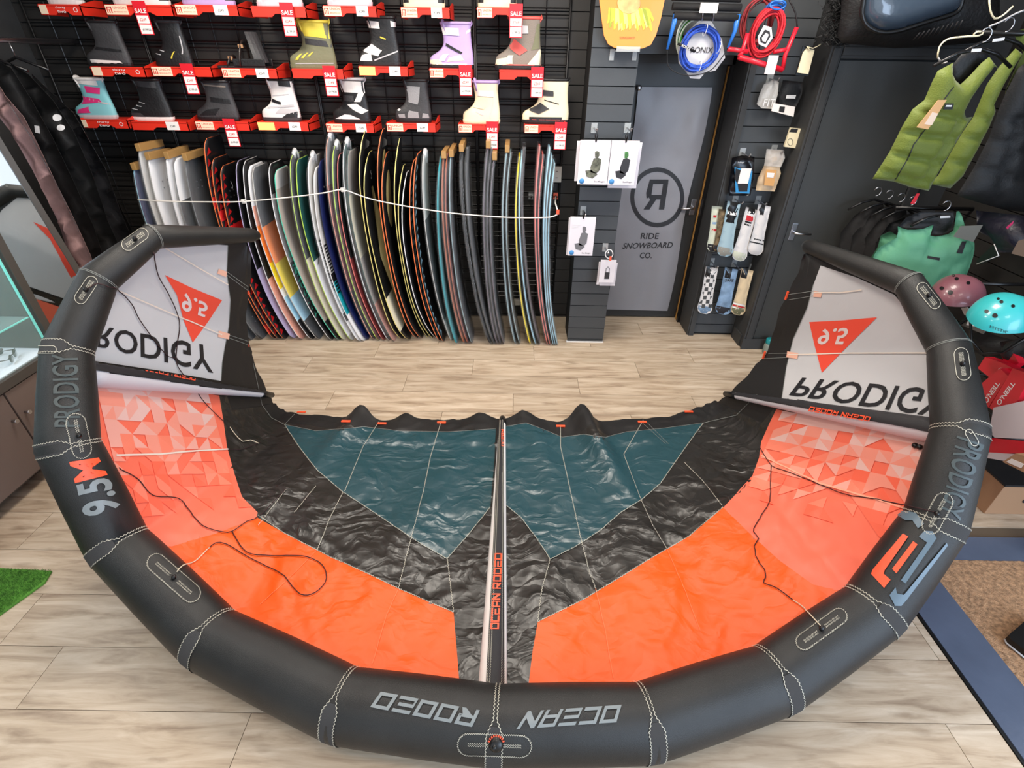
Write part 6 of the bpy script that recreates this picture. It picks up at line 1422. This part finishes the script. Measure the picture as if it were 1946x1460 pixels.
# ================================================================== HELMETS
def helmet(u, v, x, r, mat, lab, yaw, text=None, sx=1.15):
    c = atx(u, v, x); t = thing('helmet', c, lab, 'helmet', 'skate style helmets'); R = Matrix.Rotation(yaw, 3, 'Z'); mb = MB(); n = 36; prof = []
    vs = []; K = 14
    for i in range(K+1):
        ph = (pi*.5)*i/K
        for j in range(n):
            a = 2*pi*j/n; cut = 0.0
            low = -0.18-0.14*math.cos(2*a)-.08*math.cos(a) # rim: lower over ears/back
            z = math.sin(ph); rr_ = math.cos(ph)**.85
            zz = low*(1-i/K)+z
            p = Vector((sx*r*rr_*math.cos(a), r*.95*rr_*math.sin(a), r*.92*zz*(1 if zz > 0 else .8))); vs.append(c+R @ p)
    mb.add(vs, [(i*n+j, i*n+(j+1) % n, (i+1)*n+(j+1) % n, (i+1)*n+j) for i in range(K) for j in range(n)], mat, True); obj('shell', mb, t); bv = mb.bvh()
    mb = MB(); mb.add([c+(p-c)*.93 for p in vs], [(i*n+j, i*n+(j+1) % n, (i+1)*n+(j+1) % n, (i+1)*n+j)[::-1] for i in range(K) for j in range(n)], blackn, True); obj('padding', mb, t)
    for (du, dv, s) in ((-28, 4, 4.5), (-12, 12, 5.5), (0, -14, 4), (22, -6, 4), (-6, -20, 3)):
        mb = MB(); drape(mb, [(u+du+s*math.cos(a), v-18+dv+s*.8*math.sin(a)) for a in [2*pi*k/10 for k in range(10)]], bv, blackm, .0015, 4)
        if mb.f: obj('vent', mb, t)
    mb = MB(); pts = [c+R @ Vector(q) for q in ((.02, -r*.9, -.04), (.03, -r*.5, -.16), (.03, 0, -.2), (.03, r*.5, -.16), (.02, r*.9, -.04))]; mb.sweep([Vector(p) for p in pts], .007, blackm, n=6); obj('chin_strap', mb, t)
    if text: mb = MB(); drape_text(mb, text, [(u-22, v+17), (u+12, v+29), (u+13, v+24), (u-21, v+12)], bv, ink, .002, 5); obj('lettering', mb, t)
helmet(1818, 562, 2.42, .125, M('mauve helmet shell', (132, 82, 92), rough=.35, coat=.3), 'mauve skate helmet below the mint tops', .5)
helmet(1903, 606, 2.34, .135, M('turquoise helmet shell', (58, 186, 190), rough=.3, coat=.4), 'turquoise skate helmet at the right edge', .5, 'MYSTIC')
for (pl, x, m, lab) in (([(1850,605),(1882,612),(1868,635),(1826,618)], 2.45, M('dark grey card', (84, 82, 80), rough=.6), 'dark grey price card under the turquoise helmet'), ([(1826,585),(1838,584),(1850,608),(1832,598)], 2.5, paper, 'small white card hanging below the mauve helmet'), ([(1935,458),(1960,450),(1960,492),(1922,482)], 2.6, M('grey brown card', (110, 96, 88), rough=.6), 'brown grey card at the right edge above the helmets'), ([(1854,497),(1890,463),(1900,487),(1862,503)], 2.6, blackm, 'black card with a white edge right of the mint top')):
    mb = MB(); mb.prism([atx(u, v, x) for u, v in pl], (.004, 0, 0), m)
    if 'under the turq' in lab: mb.prism([atx(u, v, x-.002) for u, v in ((1840,608),(1858,611),(1856,621),(1836,618))], (.001, 0, 0), white)
    if 'white edge' in lab: mb.sweep([atx(u, v, x-.003) for u, v in ((1856,502),(1898,486),(1889,464))], .003, white, n=4)
    solo('price_card', lab, 'card', mb)
for (u, v, x, l) in ((1818, 562, 2.42, 'mauve'), (1903, 606, 2.34, 'turquoise')):
    c = atx(u, v, x); mb = MB(); mb.sweep([c+Vector((.02, 0, .07)), (XR, c.y, c.z+.07)], .01, hangm, n=8); mb.sweep([c+Vector((-.03, 0, .08)), c+Vector((.06, 0, .08))], .03, hangm, n=8, flat=.4); solo('helmet_peg', 'black wall peg carrying the %s helmet' % l, 'peg', mb)
# dark hanging bags behind
for k, (pl, x, m, lab) in enumerate((([(1855,400),(1946,410),(1960,440),(1960,480),(1900,480),(1880,450),(1858,440)], 2.75, M('navy black nylon', (28, 28, 42), rough=.4, bump=.3, bs=40), 'dark navy pouch with a pink stripe right of the mint top'),
        ([(1846,620),(1900,640),(1946,650),(1960,700),(1900,690),(1850,668)], 2.6, blackn, 'black bag hanging between the turquoise helmet and the red packs'), ([(1900,650),(1960,640),(1960,720),(1910,700)], 2.55, blackq, 'black bag at the right edge above the red packs'))):
    mb = MB(); pillow(mb, pl, atx(1905, 500, x), (1, .2, 0), .07, m, step=14, edge=12, wob=.03)
    if k == 0: st_ = MB(); st_.prism([atx(u, v, x-.09) for u, v in ((1912,432),(1926,420),(1924,426),(1914,436))], (.002, 0, 0), M('pink stripe', (206, 60, 120)))
    o = solo('pouch', lab, 'pouch', mb)
    if k == 0: obj('pink_stripe', st_, o)
# ================================================================== RED PACKS, TRAY AND BOX ON THE RIGHT
redpk = M('glossy red card', (206, 22, 44), rough=.3, coat=.3); greyp = M('grey pink card', (206, 196, 200), rough=.4)
def pack(q, x, m, th, lab, txt=None, tq=None, grp='red accessory packs'):
    t = thing('accessory_pack', atx(sum(p[0] for p in q)/4, max(p[1] for p in q), x), lab, 'package', grp)
    mb = MB(); pts = [atx(u, v, x) for u, v in q]; mb.prism(pts, (th, 0, 0), m); obj('card', mb, t)
    if txt:
        mb2 = MB(); drape_text(mb2, txt, tq, mb.bvh(), white, .0015, 8, ext=.02)
        if mb2.f: obj('lettering', mb2, t)
    return t
pack([(1858,700),(1872,678),(1900,700),(1886,722)], 2.52, redpk, .05, 'leftmost red pack tucked beside the kite')
pack([(1876,680),(1905,690),(1925,700),(1905,725)], 2.50, redpk, .05, 'red pack with a round white logo behind the lettered one', 'O', [(1895,706),(1903,712),(1909,702),(1901,697)])
pack([(1905,680),(1925,672),(1936,690),(1915,705)], 2.55, redpk, .04, 'small red pack standing highest of the red ones')
pack([(1858,735),(1900,700),(1916,715),(1878,775)], 2.46, redpk, .05, "red pack with O'NEILL running up its front", "O'NEILL", [(1876,768),(1901,730),(1894,724),(1869,760)])
pack([(1880,775),(1925,700),(1960,712),(1935,760),(1900,790)], 2.44, redpk, .05, 'large red pack at the right edge', "O'NEILL", [(1900,772),(1930,730),(1924,724),(1893,765)])
pack([(1880,820),(1888,775),(1946,762),(1960,790),(1960,835),(1890,832)], 2.42, greyp, .06, 'pale grey boxed pack with a faint ear shape', None, None)
pack([(1877,832),(1960,840),(1960,862),(1880,862)], 2.42, redpk, .05, 'red pack strip below the pale grey box')
pack([(1876,860),(1935,864),(1930,880),(1872,870)], 2.40, greyp, .03, 'small pale pack under the red strip')
t = thing('wire_basket', (2.62, 2.25, .24), 'black wire basket under the red packs', 'basket')
for k in range(7):
    x = 2.42+k*.08; mb = MB(); mb.sweep([(x, 2.0, .40), (x, 2.0, .26), (x, 2.6, .26), (x, 2.6, .40)], .006, wirem, n=6); obj('rib', mb, t)
mb = MB(); mb.sweep([(2.40, 1.99, .40), (2.94, 1.99, .40), (2.94, 2.61, .40), (2.40, 2.61, .40)], .008, wirem, n=6, closed=True); obj('rim', mb, t)
mb = MB()
for (x, y) in ((2.42, 2.02), (2.92, 2.02), (2.42, 2.58), (2.92, 2.58)): mb.sweep([(x, y, 0), (x, y, .40)], .01, wirem, n=6)
obj('leg', mb, t, kind='stuff')
kraft = M('kraft cardboard', (170, 132, 100), rough=.8, bump=.1, bs=100)
t = thing('cardboard_box', (2.7, 2.1, 0), 'low brown cardboard box on the floor at the right edge', 'box')
mb = MB(); mb.b2((2.50, 1.86, 0), (2.93, 2.38, .2), kraft, bev=.003); obj('body', mb, t); mb = MB(); mb.b2((2.495, 1.855, .2), (2.935, 2.385, .212), M('black lid', (30, 28, 28), rough=.6), bev=.003); obj('lid', mb, t); mb = MB(); mb.lathe([(0, .001), (.014, .001)], ink, (2.66, 1.859, .1), R=Matrix.Rotation(pi/2, 3, 'X')); obj('finger_hole', mb, t)
t = thing('cardboard_box', (2.75, 2.2, .42), 'open brown carton with a white label resting on the wire basket', 'box')
mb = MB(); mb.prism([atx(u, v, 2.36) for u, v in ((1905,878),(1930,862),(1960,870),(1960,905))], (.2, .02, 0), kraft); obj('flap', mb, t); mb = MB(); mb.prism([atx(u, v, 2.357) for u, v in ((1912,878),(1922,872),(1946,882),(1940,890))], (.002, 0, 0), paper); obj('label', mb, t)
# small bottle by the door
t = thing('bottle', atz(1457, 668, 0), 'small clear bottle with a teal cap on the floor by the store room door', 'bottle'); c = atz(1457, 670, 0)
mb = MB(); mb.lathe([(0, 0), (.035, 0), (.038, .01), (.038, .07), (.03, .085), (.02, .09)], M('frosted bottle', (150, 160, 150), rough=.2, alpha=.7), c); obj('body', mb, t); mb = MB(); mb.lathe([(.032, .085), (.034, .09), (.034, .12), (.03, .125), (0, .125)], M('teal cap', (30, 140, 146), rough=.35), c); obj('cap', mb, t)
# black foot on the coir mat
t = thing('wedge_stand', (2.1, 1.0, .005), 'black wedge foot with a pale rim resting on the coir mat', 'stand')
a = atz(1906, 1222, .006); b_ = atz(1946, 1252, .006); mb = MB(); q = [atz(u, v, .01) for u, v in ((1908,1216),(1912,1224),(1960,1262),(1990,1200),(1950,1180))]; mb.prism(q, (0, 0, .035), blackm); obj('body', mb, t); mb = MB(); mb.sweep([p+Vector((0, 0, .004)) for p in q[:3]], .004, lgr, n=6); obj('rim', mb, t)
# ================================================================== LEFT SIDE: DISPLAY CASE, MIRROR, JACKETS
taupe = M('taupe laminate', (112, 98, 92), rough=.5, bump=.05, bs=100); frm = M('grey brown frame', (74, 70, 66), rough=.5)
XC = -2.54
t = thing('display_case', (XC-.3, 1.4, 0), 'lit glass display case on a taupe cabinet at the left edge', 'display case')
mb = MB(); mb.b2((XC-.6, .3, .07), (XC-.02, 2.42, .55), frm); obj('cabinet', mb, t)
for k, (y0, y1) in enumerate(((2.055, 2.40), (1.40, 2.045), (.75, 1.39))):
    mb = MB(); mb.b2((XC-.02, y0, .09), (XC, y1, .54), taupe, bev=.002); o = obj('door', mb, t)
    ky = {0: y0+.035, 1: y1-.035, 2: y1-.05}[k]; mb = MB(); mb.sweep([(XC, ky, .40), (XC+.02, ky, .40), (XC+.028, ky, .40)], [.006, .009, .011], steel, n=10); obj('knob', mb, o)
mb = MB(); mb.b2((XC-.62, .28, .55), (XC+.012, 2.44, .60), frm, bev=.003); obj('ledge', mb, t)
mb = MB(); mb.b2((XC-.6, .3, .60), (XC-.02, 2.40, .604), M('lit white base', (235, 244, 255), rough=.6)); obj('display_base', mb, t)
glassm = M('case glass', (200, 240, 238), rough=.03, alpha=.14, spec=1.0); gle = M('teal glass edge', (120, 216, 206), rough=.1, emit=.15)
mb = MB(); mb.b2((XC-.008, .3, .604), (XC-.004, 2.39, 1.25), glassm); obj('front_pane', mb, t)
mb = MB(); mb.b2((XC-.010, 2.388, .604), (XC-.001, 2.396, 1.25), gle); obj('pane_edge', mb, t, 'pale teal edge of the glass')
mb = MB(); mb.b2((XC-.5, .3, .80), (XC-.012, 2.38, .806), glassm); mb.b2((XC-.014, .3, .80), (XC-.008, 2.38, .806), gle); obj('glass_shelf', mb, t)
for (y, w) in ((2.43, .022),): mb = MB(); mb.b2((XC-.03, y-w, .60), (XC+.012, y+w, 1.9), frm); obj('post', mb, t)
mb = MB(); mb.b2((XC-.6, 2.40, .6), (XC-.03, 2.42, 1.9), M('case side panel', (40, 40, 42), rough=.5)); obj('side_panel', mb, t)
for (x, y) in ((XC-.06, 1.66), (XC-.06, .5), (XC-.5, 1.66)):
    mb = MB(); mb.lathe([(0, -.014), (.03, -.014), (.035, -.008), (.035, .008), (.03, .014), (0, .014)], M('caster grey', (110, 100, 96), rough=.5), (x, y, .035), R=Matrix.Rotation(pi/2, 3, 'Y'), n=18); obj('caster', mb, t)
l = area('display_case_lamp', (XC-.3, 1.7, 1.75), (0, 0, 0), .3, 1.4, 11, (.86, .95, 1.0)); l.parent = None
lensm = M('dark lens', (30, 28, 30), rough=.08, coat=1.0); framem = M('tortoise frame', (60, 48, 44), rough=.3)
n_ = 0; pos = [(.07,2.27,.61),(.10,2.13,.61),(.22,2.30,.61),(.24,2.16,.61),(.26,2.02,.61),(.08,1.98,.61),(.40,2.25,.61),(.42,2.08,.61),(.12,2.26,.81),(.13,2.12,.81),(.30,2.24,.81),(.32,2.08,.81)]
names = ['nearest the glass corner on the base', 'second along the glass on the base', 'behind the corner pair on the base', 'in the middle of the base', 'fifth pair on the lit base', 'furthest left along the glass on the base', 'at the back corner of the base', 'at the back left of the base', 'at the corner of the glass shelf', 'left along the edge of the glass shelf', 'at the back corner of the glass shelf', 'at the back left of the glass shelf']
for (dx, y, z), nm in zip(pos, names):
    c = Vector((XC-.02-dx, y, z)); t = thing('sunglasses', c, 'sunglasses in the display case, '+nm, 'sunglasses', 'sunglasses in the display case')
    yaw = Matrix.Rotation(.5+n_*.7, 3, 'Z'); n_ += 1
    for s in (-1, 1):
        mb = MB(); mb.lathe([(0, .004), (.024, .003), (.027, 0)], lensm, c+yaw @ Vector((0, s*.033, .022)), R=yaw @ Matrix.Rotation(pi/2, 3, 'Y'), n=14, sx=.8); obj('lens', mb, t)
        mb = MB(); mb.sweep([c+yaw @ Vector(q) for q in ((0, s*.062, .03), (-.06, s*.064, .03), (-.12, s*.058, .012))], .0025, framem, n=5); obj('temple', mb, t)
    mb = MB(); mb.sweep([c+yaw @ Vector(q) for q in ((0, -.062, .034), (.004, -.03, .038), (.006, 0, .032), (.004, .03, .038), (0, .062, .034))], .003, framem, n=5); obj('frame', mb, t)
# leaning mirror
nm_ = Vector((.80, -.60, 0)).normalized(); al = Vector((.60, .80, 0)); foot = Vector((-2.50, 2.88, .02)); lean = (Vector((0, 0, 1))-nm_*.066-al*.08).normalized()
def mq(a, z, d=0): return foot-al*a+lean*z+nm_*d
t = thing('standing_mirror', foot-al*.25, 'tall leaning mirror with a grey frame reflecting the kite tip', 'mirror')
mb = MB(); mb.prism([mq(.03, .03), mq(.44, .03), mq(.44, 1.8), mq(.03, 1.8)], nm_*.004, M('mirror glass', (225, 228, 228), rough=.02, metal=1.0)); obj('glass', mb, t)
for (a0, a1, z0, z1, nme) in ((0, .03, 0, 1.83, 'frame_side'), (.44, .47, 0, 1.83, 'frame_side'), (.03, .44, 0, .03, 'frame_rail'), (.03, .44, 1.8, 1.83, 'frame_rail')):
    mb = MB(); mb.prism([mq(a0, z0, -.01), mq(a1, z0, -.01), mq(a1, z1, -.01), mq(a0, z1, -.01)], nm_*.025, frm); obj(nme, mb, t)
# jackets on the left rail
pinkj = M('dusty pink shell', (178, 142, 140), rough=.5, bump=.5, bs=14); blkj = M('black shell', (18, 18, 19), rough=.55, bump=.4, bs=10); plj = M('black shell in poly bag', (38, 38, 40), rough=.12, bump=1.0, bs=16, spec=.9, coat=.5); stj = M('grey ribbed knit', (150, 148, 150), rough=.8, var=.5, vs=40, stretch=(1, 1, 8))
mb = MB(); mb.sweep([(-2.86, 2.6, 2.02), (-2.86, 3.93, 2.02)], .014, steel, n=10); solo('clothes_rail', 'chrome rail holding the jackets in the left corner', 'rail', mb)
J = [([(92,176),(150,220),(185,300),(232,400),(262,460),(262,500),(200,520),(170,380),(120,260)], 3.42, blkj, 'black jacket at the far end of the left rail'),
     ([(60,140),(102,180),(140,215),(160,250),(200,320),(228,400),(245,440),(248,520),(215,520),(180,420),(120,260),(70,180)], 3.30, plj, 'black jacket in shiny poly bag on the left rail'),
     ([(20,120),(55,142),(100,190),(140,250),(175,330),(205,420),(232,480),(225,540),(185,540),(150,440),(90,300),(40,190)], 3.16, blkj, 'broad black jacket with round white badges'),
     ([(0,118),(22,130),(60,190),(100,262),(140,345),(178,430),(200,500),(190,540),(165,540),(120,410),(60,280),(0,190)], 3.03, blkj, 'black jacket next to the pink one'),
     ([(0,165),(10,182),(45,222),(72,275),(105,345),(140,415),(172,485),(185,530),(150,545),(110,420),(60,320),(20,250),(0,225)], 2.93, pinkj, 'dusty pink jacket on the left rail beside the mirror')]
for pl, y, m, lab in J:
    t = thing('jacket', aty(sum(p[0] for p in pl)/len(pl), 540, y), lab, 'jacket', 'jackets on the left rail'); mb = MB(); pillow(mb, pl, (0, y, 0), (.15, 1, 0), .06, m, step=13, edge=12, wob=.04, grooves=[[(pl[1][0]+8, pl[1][1]+40), (pl[len(pl)//2][0]-30, pl[len(pl)//2][1]-60)]], gd=.4, gw=6); obj('shell', mb, t); bv = mb.bvh()
    if 'badges' in lab:
        for (u, v, r) in ((109,224,9), (116,243,8)):
            mb = MB(); drape(mb, [(u+r*math.cos(a), v+r*.75*math.sin(a)) for a in [2*pi*k/14 for k in range(14)]], bv, lgr, .003, 6)
            if mb.f: obj('round_badge', mb, t)
        mb = MB(); drape(mb, [(150,395),(160,396),(163,408),(153,410)], bv, paper, .003, 5)
        if mb.f: obj('tag', mb, t)
    if 'next to' in lab:
        mb = MB(); drape(mb, [(66,238),(75,240),(77,254),(68,252)], bv, lgr, .003, 5)
        if mb.f: obj('tag', mb, t)
    if 'pink' == lab[6:10]:
        mb = MB(); drape_line(mb, [(12,190),(60,262),(110,355),(150,440)], bv, M('dark zip', (70, 60, 62)), .004, .003); obj('zip', mb, t)
for k, (u, v, y) in enumerate(((28,120,3.1), (40,126,3.2), (10,150,2.95), (55,140,3.35))): mb = MB(); c = aty(u, v, y); c = Vector((-2.82, y, 2.0)); mb.sweep([c+Vector((0, 0, .01)), c+Vector((0, 0, -.06))], .003, steel, n=5); mb.sweep([c+Vector((-.16, 0, -.12)), c+Vector((0, 0, -.06)), c+Vector((.16, 0, -.12))], .008, hangm, n=6); solo('clothes_hanger', 'hanger on the left rail, %s of four' % ['second', 'third', 'nearest', 'furthest'][k], 'hanger', mb)
# artificial grass mat
turf = M('artificial turf', (84, 140, 48), rough=.9, var=.35, vs=40, bump=.6, bs=200)
t = thing('grass_mat', (-2.5, .9, 0), 'piece of bright green artificial grass mat on the floor, lower left', 'mat')
mb = MB(); mb.prism([(-2.52, .3, .001), (-2.2, .3, .001), (-2.13, 1.2, .001), (-2.06, 1.36, .001), (-2.075, 1.42, .001), (-2.52, 1.44, .001)], (0, 0, .008), turf); obj('backing', mb, t)
mb = MB(); rr = random.Random(5)
g2 = [turf, M('turf light', (112, 168, 66), rough=.8), M('turf dark', (56, 106, 36), rough=.9)]
for k in range(11000):
    y = rr.uniform(1.12, 1.425); x = rr.uniform(-2.42, -2.07-max(0, (1.36-y)*.4)); d = Vector((rr.uniform(-.006, .006), rr.uniform(-.006, .006), rr.uniform(.008, .014))); p = Vector((x, y, .008)); mb.add([p-Vector((.001, 0, 0)), p+Vector((.001, 0, 0)), p+d], [(0, 1, 2)], g2[rr.choice((0, 0, 1, 2))])
obj('blades', mb, t, kind='stuff')
